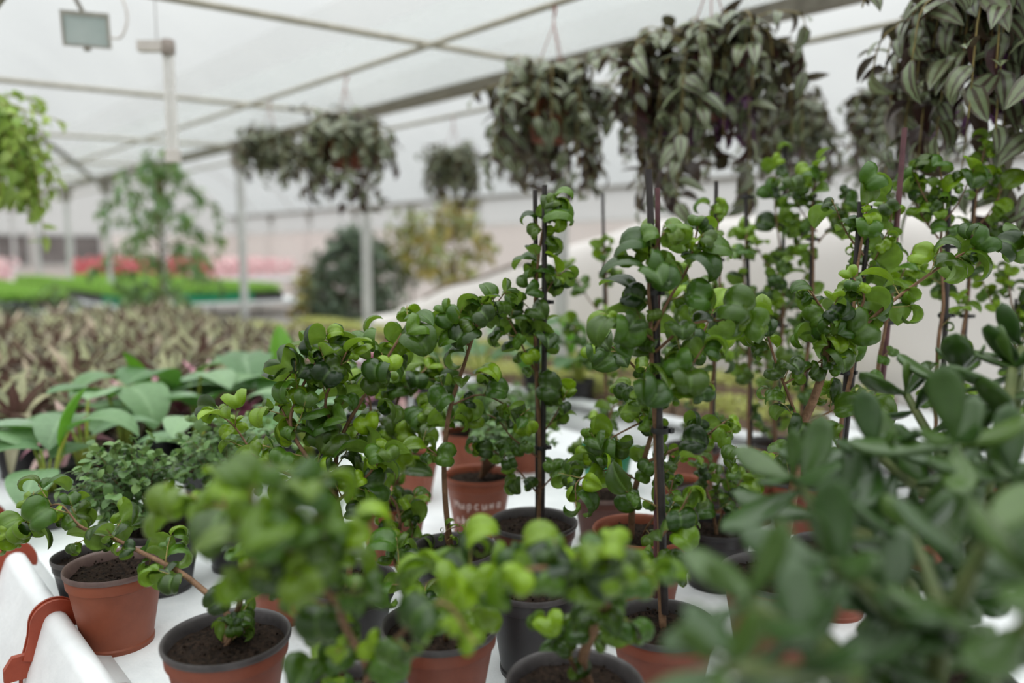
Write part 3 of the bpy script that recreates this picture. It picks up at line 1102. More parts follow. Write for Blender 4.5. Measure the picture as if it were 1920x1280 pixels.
ficus('curly ficus with bright young leaves in an orange terracotta pot behind the grey-black pot', (735, 938, 138), 'terracotta', 'terracotta', [
    ([None, (745, 900, -0.05), (735, 820, -0.1), (750, 740, -0.12), (800, 690, -0.12)], 0.0055, 0.002, dict(gap=0.022, twig=0.07, start=0.15, young=0.22)),
    ([(742, 870, -0.1), (700, 800, -0.15), (690, 740, -0.15), (650, 700, -0.15)], 0.004, 0.0015, dict(gap=0.022, twig=0.065, start=0.15, young=0.25)),
    ([(738, 850, -0.1), (770, 800, -0.15), (800, 770, -0.18)], 0.003, 0.0015, dict(gap=0.02, twig=0.055, start=0.2, young=0.7, size=0.055)),
    ([None, (750, 990, -0.25), (740, 940, -0.26), (690, 900, -0.26), (660, 905, -0.26)], 0.0035, 0.0015, dict(gap=0.022, twig=0.055, start=0.35, young=0.55, size=0.052)),
    ([(745, 960, -0.25), (770, 970, -0.25), (772, 1010, -0.25), (765, 1050, -0.26)], 0.002, 0.001, dict(gap=0.022, twig=0.03, start=0.2, young=0.03, size=0.045)),
], 67, young=0.2)

ficus('slender curly ficus with bare lower stem, before the pot with writing', (852, 1026, 166), 'black', 'grey_rim', [
    ([(-0.005, 0.0, 0.12), (836, 950, 0.0), (833, 860, 0.0), (843, 770, 0.0), (868, 690, 0.0), (892, 615, -0.02), (905, 570, -0.03)], 0.006, 0.0022,
     dict(gap=0.026, twig=0.045, start=0.5, young=0.08)),
    ([(880, 650, -0.01), (850, 600, -0.02), (838, 580, -0.02)], 0.0022, 0.001, dict(gap=0.018, twig=0.03, start=0.2, young=0.06, size=0.052)),
    ([(892, 615, -0.02), (930, 570, 0.0), (945, 550, 0.0)], 0.002, 0.001, dict(gap=0.02, twig=0.03, start=0.1, young=0.1, size=0.05)),
    ([(836, 870, 0.0), (815, 850, 0.0), (790, 830, 0.02)], 0.002, 0.001, dict(gap=0.03, twig=0.03, start=0.3, young=0.15)),
    ([(845, 760, 0.0), (900, 740, 0.02), (950, 760, 0.03), (990, 790, 0.03)], 0.0022, 0.001, dict(gap=0.03, twig=0.04, start=0.1, young=0.08, size=0.046)),
    ([None, (835, 1000, -0.02), (862, 985, -0.02)], 0.002, 0.001, dict(gap=0.02, twig=0.02, start=0.5, size=0.028, young=0.3)),
], 71, soil_drop=0.02)

ficus('slim curly ficus on two thin black stakes, right of the pot with writing', (1000, 976, 166), 'terracotta_dark', 'grey_rim', [
    ([(0.012, 0.0, 0.12), (1013, 880, 0.0), (1010, 780, 0.0), (1005, 680, 0.0), (1003, 580, 0.0), (1008, 500, 0.0), (1018, 430, 0.0), (1030, 395, 0.0)], 0.006, 0.0016,
     dict(gap=0.024, twig=0.035, start=0.46, young=0.08, size=0.056, spread=0.9)),
    ([(1030, 400, 0.0), (1038, 385, 0.0), (1042, 372, 0.0)], 0.0016, 0.001, dict(gap=0.02, twig=0.012, start=0.5, young=0.6, size=0.056)),
    ([(1006, 700, 0.0), (985, 660, -0.02), (960, 610, -0.03), (940, 580, -0.03)], 0.0022, 0.001, dict(gap=0.02, twig=0.035, start=0.3, young=0.1, size=0.052)),
    ([(1004, 590, 0.0), (1035, 530, 0.0), (1062, 505, 0.0)], 0.0016, 0.001, dict(gap=0.03, twig=0.02, start=0.8, young=0.2, size=0.056)),
    ([(1012, 860, 0.0), (960, 820, -0.02), (930, 785, -0.03), (880, 765, -0.03)], 0.002, 0.001, dict(gap=0.034, twig=0.03, start=0.2, young=0.08, size=0.052)),
    ([(1012, 820, 0.0), (1040, 780, 0.0), (1060, 740, 0.0)], 0.002, 0.001, dict(gap=0.03, twig=0.03, start=0.3, young=0.2, size=0.05)),
    ([(1012, 920, 0.0), (1050, 880, -0.05), (1075, 880, -0.08)], 0.002, 0.001, dict(gap=0.03, twig=0.03, start=0.3, young=0.2, size=0.046)),
    ([(1012, 930, 0.0), (960, 870, -0.02), (900, 830, -0.03)], 0.002, 0.001, dict(gap=0.034, twig=0.03, start=0.3, young=0.06, size=0.048)),
], 79, stakes=[((1016, 985, 0.0), (1021, 347, 0.0), 0.0056), ((1008, 985, 0.025), (1003, 357, 0.03), 0.005)], ties=[(1019, 566, 0.0), (1015, 838, 0.0)])

ficus('curly ficus with a slanting brown stem in an orange-rimmed pot', (1202, 992, 186), 'terracotta_dull', 'terracotta', [
    ([(-0.02, 0.0, 0.13), (1188, 930, -0.02), (1208, 860, -0.03), (1228, 790, -0.04), (1242, 730, -0.05)], 0.007, 0.003, dict(gap=0.03, twig=0.055, start=0.3, young=0.12)),
    ([(1205, 870, -0.03), (1260, 845, -0.03), (1310, 825, -0.03), (1360, 790, -0.02)], 0.004, 0.0018, dict(gap=0.028, twig=0.05, start=0.3, young=0.25)),
    ([(1235, 760, -0.05), (1200, 700, -0.06), (1160, 660, -0.06), (1130, 640, -0.06)], 0.003, 0.0014, dict(gap=0.026, twig=0.06, start=0.1, young=0.2)),
    ([(1242, 730, -0.05), (1290, 690, -0.04), (1320, 620, -0.03), (1340, 580, -0.02)], 0.003, 0.0014, dict(gap=0.026, twig=0.06, start=0.1, young=0.25)),
    ([(0.0, 0.0, 0.13), (1215, 985, -0.06), (1250, 940, -0.08), (1262, 900, -0.08)], 0.003, 0.0014, dict(gap=0.026, twig=0.035, start=0.35, young=0.12, size=0.042)),
    ([(1195, 900, -0.02), (1150, 880, -0.06), (1085, 900, -0.1), (1080, 940, -0.12)], 0.002, 0.001, dict(gap=0.03, twig=0.04, start=0.3, young=0.2)),
    ([(1230, 780, -0.04), (1185, 800, -0.05), (1130, 830, -0.06), (1105, 850, -0.06)], 0.0024, 0.001, dict(gap=0.028, twig=0.045, start=0.2, young=0.3)),
], 83, young=0.15)

ficus('small curly ficus with a low fork in a brown pot, behind the slanting-stem ficus', (1130, 922, 118), 'terracotta_dark', 'brown_rim', [
    ([None, (1117, 895, -0.02), (1122, 860, -0.02), (1132, 820, -0.02), (1150, 760, 0.0)], 0.005, 0.0022, dict(gap=0.03, twig=0.05, start=0.4, young=0.15, size=0.044)),
    ([(1117, 895, -0.02), (1100, 862, 0.0), (1085, 840, 0.0)], 0.003, 0.0012, dict(gap=0.03, twig=0.04, start=0.4, young=0.1, size=0.044)),
], 89, low=True)

r_p = ficus('large curly ficus with a thick forked trunk and a long bare branch', (1458, 1072, 222), 'terracotta_dull', 'grey_rim', [
    ([None, (1475, 990, 0.0), (1490, 900, 0.0), (1500, 810, 0.0), (1525, 750, 0.0), (1545, 690, 0.0), (1552, 640, 0.0)], 0.0105, 0.006, dict(gap=0.06, twig=0.06, start=0.4, young=0.1)),
    ([(1552, 640, 0.0), (1545, 590, 0.0), (1520, 545, 0.0)], 0.004, 0.0015, dict(gap=0.02, twig=0.05, start=0.0, young=0.12, size=0.052)),
    ([(1552, 640, 0.0), (1590, 610, 0.0), (1620, 560, 0.0), (1600, 520, 0.0)], 0.004, 0.0015, dict(gap=0.02, twig=0.05, start=0.0, young=0.14, size=0.052)),
    ([(1500, 800, 0.0), (1478, 740, 0.0), (1455, 680, 0.0), (1440, 630, 0.0), (1430, 590, 0.0)], 0.003, 0.0014, dict(gap=0.032, twig=0.05, start=0.25, young=0.25, size=0.045)),
    ([(1575, 660, 0.0), (1640, 592, 0.0), (1720, 530, 0.02), (1800, 478, 0.03), (1890, 445, 0.04)], 0.0038, 0.0014, dict(gap=0.03, twig=0.035, start=0.3, young=0.15, size=0.054)),
    ([(1470, 720, 0.0), (1520, 690, 0.0), (1570, 650, 0.0)], 0.002, 0.001, dict(gap=0.03, twig=0.03, start=0.1, young=0.3, size=0.042)),
    ([(1495, 850, 0.0), (1440, 850, -0.02), (1380, 860, -0.04)], 0.002, 0.001, dict(gap=0.035, twig=0.04, start=0.3, young=0.2, size=0.045)),
    ([(1505, 800, 0.0), (1560, 770, 0.02), (1640, 740, 0.04)], 0.002, 0.001, dict(gap=0.035, twig=0.04, start=0.4, young=0.2, size=0.045)),
], 97, young=0.15)

ficus('low sprouting ficus in the big black pot beside the orange-rimmed pot', (1342, 985, 145), 'black', 'black', [
    ([None, (1335, 950, 0.0), (1320, 900, 0.02), (1330, 870, 0.02)], 0.004, 0.0018, dict(gap=0.024, twig=0.05, start=0.3, young=0.12, size=0.042)),
    ([None, (1360, 950, 0.0), (1390, 900, 0.02)], 0.003, 0.0014, dict(gap=0.026, twig=0.05, start=0.3, young=0.12, size=0.042)),
], 101)


# the staked row on the right, each on the bench behind the jade plants
def staked(label, xt, yt, xb, yb, Y, w, seed, rad=0.005, mat='stake', body='terracotta_dull', rim='grey_rim', top=None, twin=None, size=0.048, young=0.2, f0=0.25, lm='ficus', dens=0.052, base_x=None, tiefr=(0.35, 0.7)):
    r = random.Random(seed)
    p = U(xb if base_x is None else base_x, yb, Y)
    c = np.array((p[0], Y, BENCH))
    D = 0.165
    h = 0.13
    top = top or (xt, yt + 40)
    def px(f):
        return (xb + (top[0] - xb) * f + r.uniform(-9, 9), yb + (top[1] - yb) * f)
    br = [([(0.0, 0.0, h - 0.03), px(0.12) + (0,), px(0.35) + (0,), px(0.6) + (0,), px(0.82) + (0,), (top[0], top[1], 0)], 0.005, 0.0016,
           dict(gap=dens, twig=w * 0.85, start=f0, young=young, size=size, spread=0.85))]
    for k in range(3):
        f = r.uniform(0.3, 0.75)
        a = px(f)
        sgn = r.choice((-1, 1))
        br.append(([a + (0,), (a[0] + sgn * 30, a[1] - 40, r.uniform(-0.04, 0.04)), (a[0] + sgn * 55, a[1] - 95, r.uniform(-0.05, 0.05))], 0.0022, 0.001,
                   dict(gap=dens * 1.1, twig=w * 0.7, start=0.2, young=young, size=size)))
    st = [((xb, yb, 0.012), (xt, yt, 0.012), rad, mat)]
    if twin:
        st.append(((xb + 8, yb, 0.03), (twin[0], twin[1], 0.03), rad * 0.8, mat))
    ti = [(xb + (xt - xb) * f, yb + (yt - yb) * f, 0.012) for f in tiefr]
    return ficus(label, None, body, rim, br, seed, base=(c, D, h), stakes=st, ties=ti, size=size, young=young, leafmat=lm)


staked('staked ficus whose bare black stake tip stands alone between the two tall stake pairs', 1130, 362, 1137, 860, 2.3, 0.05, 103, 0.0048, top=(1132, 455), f0=0.2, body='green_pot', rim='green_pot', size=0.047)
staked('staked ficus on a black stake, first to the right of the tall stake pair', 1343, 340, 1336, 830, 1.83, 0.045, 107, 0.0052, top=(1345, 380), size=0.047)
staked('staked ficus with a stake capped by a dark clip, second right of the stake pair', 1398, 362, 1408, 850, 2.03, 0.05, 109, 0.0058, top=(1400, 440), size=0.047, tiefr=(0.985, 0.5))
staked('tall ficus with bright top leaves on a black stake before the purple-leaved basket', 1472, 258, 1460, 800, 2.15, 0.05, 113, 0.005, top=(1462, 285), size=0.052, young=0.3, f0=0.15)
staked('ficus on a black stake ending just left of the hanging grey pot', 1528, 298, 1508, 800, 1.96, 0.045, 127, 0.0055, top=(1535, 300), size=0.05, young=0.15, f0=0.3)
staked('sharp staked ficus with a thick black stake and clips, left of the purple-brown stake', 1614, 378, 1572, 870, 1.5, 0.035, 131, 0.0062, top=(1635, 330), twin=(1632, 385), size=0.05, young=0.15)
staked('ficus on the tall purple-brown stake with a pale cut tip', 1696, 240, 1650, 760, 1.62, 0.045, 137, 0.006, 'stake_red', top=(1672, 400), size=0.047, tiefr=(0.3,))
staked('staked ficus on a black stake right of the purple-brown stake', 1779, 352, 1768, 720, 1.72, 0.045, 139, 0.0058, top=(1760, 295), size=0.047, young=0.15)
staked('tallest ficus at far right, its top twig reaching the orange hanging pot', 1830, 318, 1800, 740, 1.85, 0.045, 149, 0.0048, top=(1850, 262), size=0.047, young=0.25, f0=0.3)
staked('short ficus without leaves low down, half hidden by the jade leaves at the right edge', 1905, 560, 1896, 760, 1.97, 0.045, 151, 0.004, top=(1890, 500), size=0.047)
staked('bushy ficus behind the thick forked trunk, its stake hidden by leaves', 1440, 520, 1452, 850, 2.35, 0.06, 157, 0.004, top=(1440, 560), size=0.047, f0=0.1)
staked('leafy ficus behind the twin stakes, standing before the seedling trays', 1290, 610, 1300, 850, 2.3, 0.06, 163, 0.004, top=(1290, 540), size=0.047, f0=0.1)

# bare pots and pots whose plants are out of the frame
def bare_pot(label, px, body, rim, seed, hk=0.8, nm='plant_pot', base=None, sd=0.014):
    c, D, h = base if base is not None else pot_at(*px, hk=hk)
    root = empty(nm, c, label, 'plant pot')
    OCC.append((c[0], c[1], D / 2))
    pot_parts(root, c, D, h, M[body], M[rim], seed=seed, soil_drop=sd)
    return root, c, D, h


bare_pot('terracotta pot of bare soil with brown rim, nearest the left edge sheet', (215, 1057, 198), 'terracotta', 'brown_rim', 201, 0.86)
bare_pot('small black pot of soil peeping out left behind the bare terracotta pot', (157, 1040, 128), 'black', 'grey_rim', 203, 0.95)
bare_pot('terracotta pot mostly hidden behind blurred leaves, right of the front ficus pot', (530, 1042, 150), 'terracotta', 'terracotta', 205, 0.82)
bare_pot('wide black pot with grey rim in the middle of the front rows', (1000, 1092, 178), 'black', 'grey_rim', 207, 0.95)
bare_pot('brick-coloured pot behind the big black pot, under the branch of the slanting ficus', (1282, 903, 110), 'terracotta', 'terracotta', 213)
bare_pot('orange pot behind the left bushy ficus, seen past the bare stem', (770, 850, 110), 'terracotta', 'terracotta', 215)

# ------------------------------------------------------------------ small-leaved myrsine bushes
def myrsine(label, rim_px, body, rim, seed, cx, cy, rad, zs=0.85, n=900, hk=0.8, base=None, group=None, size=0.02):
    r = random.Random(seed)
    c, D, h = base if base is not None else pot_at(*rim_px, hk=hk)
    root = empty('potted_myrsine', c, label, 'potted plant', group)
    OCC.append((c[0], c[1], D / 2))
    po = pot_parts(root, c, D, h, M[body], M[rim], seed=seed)
    cen = U(cx, cy, c[1] - 0.02)
    stem = MB()
    lv = Leaves(ROUND)
    nb = 40
    for k in range(nb):
        g = math.acos(1 - 1.5 * (k + 0.5) / nb)
        a = k * 2.399
        d = np.array((math.sin(g) * math.cos(a), math.sin(g) * math.sin(a), math.cos(g) * zs))
        end = cen + d * rad * r.uniform(0.75, 1.12)
        b0 = c + np.array((0, 0, h - 0.02))
        mid = (b0 + cen) / 2 + d * rad * 0.25 + np.array((0, 0, 0.01))
        P = smooth_path([b0, mid, cen + d * rad * 0.6, end], 4)
        stem.tube(P, [0.0013 - 0.0009 * i / (len(P) - 1) for i in range(len(P))], 4)
        L = path_len(P)
        m = int(n / nb)
        for i in range(m):
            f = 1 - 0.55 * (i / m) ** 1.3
            p, t = path_at(P, L * f)
            out = unit(rand_dir(r) + d * 0.6 + t * 0.4)
            up = unit(np.array((0, 0, 1.0)) + d * 0.4 + rand_dir(r) * 0.3)
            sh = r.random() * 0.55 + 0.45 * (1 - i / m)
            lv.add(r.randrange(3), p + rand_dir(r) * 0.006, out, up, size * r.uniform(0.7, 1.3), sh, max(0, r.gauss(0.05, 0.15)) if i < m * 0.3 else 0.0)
    so = obj('stem', stem, M['bark'], root, c)
    lf = MB()
    lv.into(lf)
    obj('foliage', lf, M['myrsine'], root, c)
    return root, c, D, h, po


myrsine('dome-shaped small-leaved bush in a black pot, behind the bare terracotta pot at left', (300, 984, 166), 'black', 'grey_rim', 301, 238, 915, 0.115, 0.95, 900)
myrsine('small-leaved bush half behind the bushy curly ficus, left of centre', (436, 975, 120), 'black', 'grey_rim', 303, 432, 855, 0.135, 0.8, 900)
myrsine('small-leaved bush behind the slender bare-stemmed ficus', (880, 808, 108), 'terracotta', 'terracotta', 305, 900, 770, 0.14, 0.6, 900)
myrsine('small-leaved bush in the orange pot behind the two-stake ficus', (985, 818, 80), 'terracotta', 'terracotta', 307, 985, 770, 0.13, 0.6, 700)
mw = myrsine('small-leaved bush in the terracotta pot with white handwriting', (897, 887, 132), 'terracotta', 'terracotta', 309, 960, 815, 0.11, 0.6, 700, 0.86)

# the handwriting in white marker: two short lines of Cyrillic letters
GL = {
    'M': [[(0, 0), (0.1, 1.3), (0.4, 0.5), (0.7, 1.3), (0.85, 0)]],
    'i': [[(0, 0.9), (0.05, 0.1), (0.3, 0.0), (0.6, 0.85), (0.6, 0.1), (0.75, 0.0)]],
    'r': [[(0.05, 0.85), (0.1, -0.6)], [(0.1, 0.6), (0.4, 0.95), (0.6, 0.5), (0.4, 0.05), (0.1, 0.2)]],
    's': [[(0.55, 0.8), (0.25, 0.9), (0.05, 0.45), (0.25, 0.0), (0.55, 0.15)]],
    'n': [[(0.05, 0.9), (0.05, 0.0)], [(0.05, 0.45), (0.5, 0.5)], [(0.5, 0.95), (0.5, 0.0)]],
    'a': [[(0.55, 0.8), (0.25, 0.9), (0.05, 0.4), (0.25, 0.0), (0.52, 0.35), (0.58, 0.85), (0.6, 0.1), (0.72, 0.0)]],
    'f': [[(0.35, 1.4), (0.35, -0.5)], [(0.35, 0.85), (0.1, 0.75), (0.05, 0.2), (0.35, 0.1), (0.65, 0.2), (0.62, 0.75), (0.35, 0.85)]],
    'k': [[(0.05, 0.95), (0.05, 0.0)], [(0.5, 0.9), (0.08, 0.45), (0.55, 0.0)]],
}
_, kc, kD, kh, kpot = mw
mb = MB()
face = math.atan2(-kc[1], -kc[0])               # towards the aisle where the writer stood


def scribble(text, z, hgt, adv, centre):
    n = len(text)
    for i, ch in enumerate(text):
        for st in GL[ch]:
            pts = []
            for gx, gy in st:
                zz = z + gy * hgt
                R = kD / 2 * 0.70 * (1 - zz / (kh * 0.78)) * 1.0 + kD / 2 * 0.905 * (zz / (kh * 0.78))
                a = face + centre + ((i + gx * 0.85) - n / 2) * adv
                pts.append(kc + np.array(((R + 0.0002) * math.cos(a), (R + 0.0002) * math.sin(a), zz)))
            pts = smooth_path(pts, 4)
            mb.tube(pts, 0.0019, 5)


scribble('Mirsina', 0.082, 0.014, 0.25, 0.0)
scribble('afrikan', 0.042, 0.014, 0.235, -0.05)
tag(obj('writing', mb, M['chalk'], kpot, kc), 'white handwritten plant name')

# loose soil crumbs lying on the bench cloth
mb = MB()
r = random.Random(77)
for k in range(170):
    p = B(r.uniform(0.36, 1.5), r.uniform(0.5, 2.3), BENCH + 0.0006)
    e = r.uniform(0.0008, 0.0026)
    vv = [p + np.array(x) * e * r.uniform(0.7, 1.3) for x in ((1, 0, 0), (-0.5, 0.8, 0), (-0.5, -0.8, 0), (0, 0, 0.8))]
    mb.add(vv, [(0, 1, 3), (1, 2, 3), (2, 0, 3), (0, 2, 1)])
tag(obj('soil_crumbs', mb, M['soil'], None, (0, 0, 0)), 'dark soil crumbs scattered over the white bench cloth', 'soil', None, 'stuff')

# ------------------------------------------------------------------ jade plants at the right, close to the camera
def jade(label, c, D, h, branches, seed, body='black', size=0.092):
    r = random.Random(seed)
    root = empty('potted_jade_plant', c, label, 'potted plant')
    OCC.append((c[0], c[1], D / 2))
    pot_parts(root, c, D, h, M[body], M['grey_rim'], seed=seed)
    stem = MB()
    lv = Leaves(JADE)
    for pts, r0, r1, f0, dn, sz in branches:
        P = []
        for p in pts:
            P.append(c + np.array((0, 0, h - 0.02)) if p is None else (np.asarray(p[1]) if p[0] == 'w' else U(*p)))
        P = smooth_path(P, 5)
        n = len(P)
        stem.tube(P, [r0 + (r1 - r0) * i / (n - 1) for i in range(n)], 8)
        L = path_len(P)
        d, az = L * f0, r.uniform(0, 6.28)
        while d <= L:
            p, t = path_at(P, d)
            a_ = unit(np.cross(t, (0.2, 0.9, 0.3)))
            b_ = np.cross(t, a_)
            az += PI / 2 + r.uniform(-0.25, 0.25)
            for q in (0, PI):
                radial = math.cos(az + q) * a_ + math.sin(az + q) * b_
                dirv = unit(radial + t * (0.1 + 0.3 * (d / L)) + np.array((0, 0, 0.05)) + rand_dir(r) * 0.25)
                up = unit(t * 0.4 + np.array((0, 0, 1.2)) + rand_dir(r) * 0.3)
                lv.add(r.randrange(3), p, dirv, up, size * sz * r.uniform(0.75, 1.2), r.random(), max(0, r.gauss(0.02, 0.08)))
            d += dn * 1.25 * r.uniform(0.8, 1.2)
        # the growing tip: two or three pairs of smaller, more upright leaves
        t = unit(P[-1] - P[-2])
        a_ = unit(np.cross(t, (0.2, 0.9, 0.3)))
        b_ = np.cross(t, a_)
        for lvl, (tl, sc) in enumerate(((0.45, 0.85), (1.0, 0.55))):
            az += PI / 2
            for q in (0, PI):
                radial = math.cos(az + q) * a_ + math.sin(az + q) * b_
                lv.add(r.randrange(2), P[-1] + t * 0.004 * lvl, unit(radial + t * tl), unit(t * 1.0 - radial * 0.6 + np.array((0, 0, 0.3))), size * sz * sc * r.uniform(0.85, 1.15), r.random(), max(0, r.gauss(0.06, 0.1)))
    obj('stem', stem, M['jade_stem'], root, c)
    lf = MB()
    lv.into(lf)
    obj('foliage', lf, M['jade'], root, c)
    return root


cj = np.array((0.55, 0.98, BENCH))
jade('big thick-leaved jade plant in front of the staked ficus row', cj, 0.2, 0.15, [
    ([None, (1790, 1000, 0.98), (1790, 850, 1.02), (1800, 700, 1.05)], 0.012, 0.006, 0.4, 0.035, 1.0),
    ([None, (1840, 950, 0.95), (1880, 800, 0.97), (1900, 690, 0.99)], 0.01, 0.006, 0.4, 0.035, 1.0),
    ([(1795, 900, 1.0), (1740, 810, 1.05), (1700, 740, 1.08)], 0.007, 0.005, 0.3, 0.03, 0.9),
    ([(1790, 960, 0.98), (1700, 900, 0.92), (1640, 850, 0.88)], 0.008, 0.005, 0.3, 0.034, 1.0),
    ([(1800, 940, 0.95), (1800, 870, 0.86), (1790, 830, 0.80)], 0.008, 0.005, 0.3, 0.034, 1.0),
    ([None, (1690, 1050, 0.9), (1560, 980, 0.84), (1490, 900, 0.82)], 0.009, 0.005, 0.4, 0.036, 0.95),
    ([(1870, 860, 0.96), (1905, 760, 1.0), (1915, 650, 1.05)], 0.008, 0.005, 0.3, 0.03, 0.95),
    ([(1790, 1020, 0.95), (1850, 960, 0.86), (1900, 900, 0.80)], 0.008, 0.005, 0.2, 0.034, 1.0),
], 401)
cj2 = np.array((0.36, 0.66, BENCH))
jade('blurred jade plant in the lower right corner, closest to the camera', cj2, 0.17, 0.13, [
    ([None, (1700, 1230, 0.66), (1640, 1120, 0.64), (1560, 1060, 0.62)], 0.01, 0.006, 0.35, 0.032, 0.85),
    ([None, (1600, 1280, 0.6), (1500, 1200, 0.56), (1400, 1130, 0.54)], 0.01, 0.006, 0.4, 0.032, 0.8),
    ([None, (1760, 1230, 0.64), (1800, 1120, 0.62), (1850, 1010, 0.6)], 0.01, 0.006, 0.35, 0.032, 0.85),
    ([(1560, 1260, 0.58), (1480, 1260, 0.52), (1360, 1250, 0.48)], 0.007, 0.005, 0.3, 0.032, 0.75),
    ([(1780, 1180, 0.62), (1740, 1080, 0.66), (1710, 1010, 0.7)], 0.007, 0.005, 0.3, 0.034, 0.85),
    ([None, (1860, 1260, 0.58), (1920, 1180, 0.54), (1960, 1100, 0.52)], 0.008, 0.005, 0.3, 0.032, 0.85),
], 409)

# ------------------------------------------------------------------ broad-leaved plants, pink-striped plants and boat lilies along the bench
def proto_broad(seed):
    r = random.Random(seed)
    root = empty('potted_broadleaf', (0, 0, 0))
    c = np.zeros(3)
    pot_parts(root, c, 0.125, 0.10, M['black'], M['black'], seed=seed, n=28)
    stem, lv = MB(), Leaves(BROAD)
    for k in range(6):
        a = k * 2.4 + r.uniform(-0.3, 0.3)
        lean = r.uniform(0.01, 0.06)
        hh = r.uniform(0.08, 0.2)
        d = np.array((math.cos(a), math.sin(a), 0))
        P = smooth_path([np.array((0, 0, 0.08)) + d * 0.01, np.array((0, 0, 0.08 + hh * 0.6)) + d * lean * 0.5, np.array((0, 0, 0.08 + hh)) + d * lean], 4)
        stem.tube(P, [0.0065 - 0.003 * i / (len(P) - 1) for i in range(len(P))], 7)
        out = unit(d + np.array((0, 0, r.uniform(0.0, 0.7))))
        L = r.uniform(0.15, 0.22)
        if k == 0 and seed == 501:
            lv.add(3, P[-1], unit(d * 0.2 + np.array((0, 0, 1.0))), unit(-d + (0, 0, 0.1)), L * 1.0, 0.3, 0.85)
        else:
            lv.add(r.randrange(3), P[-1], out, np.array((0, 0, 1.0)), L, r.random(), max(0.0, r.gauss(0.05, 0.12)))
    obj('stem', stem, M['broad_stem'], root, c)
    lf = MB()
    lv.into(lf)
    obj('foliage', lf, M['broad'], root, c)
    return root


def proto_rosette(seed, mat, n, L, W, nm, h=0.12, D=0.13, up=0.75, young=0.05):
    r = random.Random(seed)
    root = empty(nm, (0, 0, 0))
    c = np.zeros(3)
    pot_parts(root, c, D, h, M['black'], M['black'], soil=False, seed=seed, n=24)
    tm = [leaf_template(1.0, W, math.radians(a), 0.0, 0.45, 6, 4, 0.0, 0.8, 0.5, 1.3) for a in (15, 45, 75)]
    lv = Leaves(tm)
    for k in range(n):
        a = k * 2.399
        f = k / n
        d = np.array((math.cos(a), math.sin(a), 0))
        el = (0.1 + 1.9 * f ** 1.4) * up
        out = unit(d + np.array((0, 0, el)) + rand_dir(r) * 0.12)
        lv.add(2 if f < 0.35 else (1 if f < 0.7 else 0), np.array((0, 0, h - 0.01 + 0.05 * f)) + d * 0.012, out, unit(np.array((0, 0, 1.0)) - d * (0.2 + f)), L * r.uniform(0.75, 1.1) * (1 - 0.25 * f), r.random(), min(1, max(0, r.gauss(young, 0.2))))
    lf = MB()
    lv.into(lf)
    obj('foliage', lf, M[mat], root, c)
    return root


used = set()
BRO = [proto_broad(s) for s in (501, 507, 511)]
broad_spots = [(95, 985, 1.0, 'broad-leaved plant at the bench edge with two round low leaves by the black pot'),
               (165, 945, 1.05, 'broad-leaved plant with torn pale leaves behind the dome-shaped bush'),
               (240, 900, 1.1, 'broad-leaved plant with a yellow-green stem above the dome-shaped bush'),
               (290, 868, 1.1, 'broad-leaved plant with a bright rolled young leaf, left of the pair with orange leaf edges'),
               (350, 868, 1.1, 'broad-leaved plant with upright rolled leaf and orange-edged drooping leaf'),
               (455, 840, 1.15, 'broad-leaved plant with a wide wavy pale leaf beside the tall upright leaf'),
               (540, 850, 1.25, 'broad-leaved plant with one tall upright bright green leaf'),
               (580, 910, 1.0, 'broad-leaved plant with a leaf showing behind the curly ficus stem'),
               (640, 830, 1.0, 'broad-leaved plant behind the top of the bushy curly ficus'),
               (800, 770, 1.3, 'broad-leaved plant with a large flat bright leaf behind the slender ficus'),
               (905, 770, 1.2, 'broad-leaved plant just left of the two-stake ficus, further back'),
               (1010, 750, 1.25, 'broad-leaved plant showing green leaves right behind the two-stake ficus'),
               (1085, 760, 1.2, 'broad-leaved plant with brown stems before the seedling trays'),
               (380, 940, 0.9, 'low broad-leaved plant between the two small-leaved bushes')]
for i, (x, y, sc, lab) in enumerate(broad_spots):
    p, t = G(x, y, BENCH)
    p = settle(p, 0.0625 * sc + 0.002, 0.3)
    if p is None:
        continue
    placed(BRO[i % 3], used, p, i * 1.3 + 0.4, sc, lab, 'broad-leaved plants along the bench', 'potted plant')

PNK = [proto_rosette(s, 'rhoeo_pink', 20, 0.13, 0.30, 'potted_pink_lily', 0.10, 0.10, 0.8, 0.18) for s in (521, 523)]
pink_spots = [(22, 950, 1.0, 'pink-and-cream striped plant in the black pot at the left edge of the photo'),
              (195, 880, 1.0, 'pink-and-cream striped plant with a magenta base behind the torn broad leaves'),
              (265, 850, 1.0, 'pink-striped plant under the drooping pale leaves left of the bright rolled leaf'),
              (335, 850, 1.0, 'pink-striped plant between the two broad plants with orange leaf edges'),
              (420, 835, 1.1, 'pink-striped plant whose cream tips rise before the boat lilies'),
              (470, 800, 1.1, 'pink-striped plant behind the wide wavy pale leaf'),
              (560, 780, 1.2, 'pink-striped plant with a cream and magenta leaf right of the tall upright leaf'),
              (620, 790, 1.1, 'pink-striped plant behind the top leaves of the bushy ficus'),
              (700, 760, 1.2, 'pink-striped plant with a magenta spot left of the large flat bright leaf'),
              (140, 905, 0.9, 'pink-striped plant at the bench edge beside the large dark pot'),
              (740, 800, 1.0, 'pink-striped plant low behind the young bright ficus leaves'),
              (500, 850, 0.9, 'pink-striped plant in shade under the tall upright leaf')]
for i, (x, y, sc, lab) in enumerate(pink_spots):
    p, t = G(x, y, BENCH)
    sc *= 1.3
    p = settle(p, 0.05 * sc + 0.002, 0.3)
    if p is None:
        continue
    placed(PNK[i % 2], used, p, i * 0.9, sc, lab, 'pink-striped plants along the bench', 'potted plant')

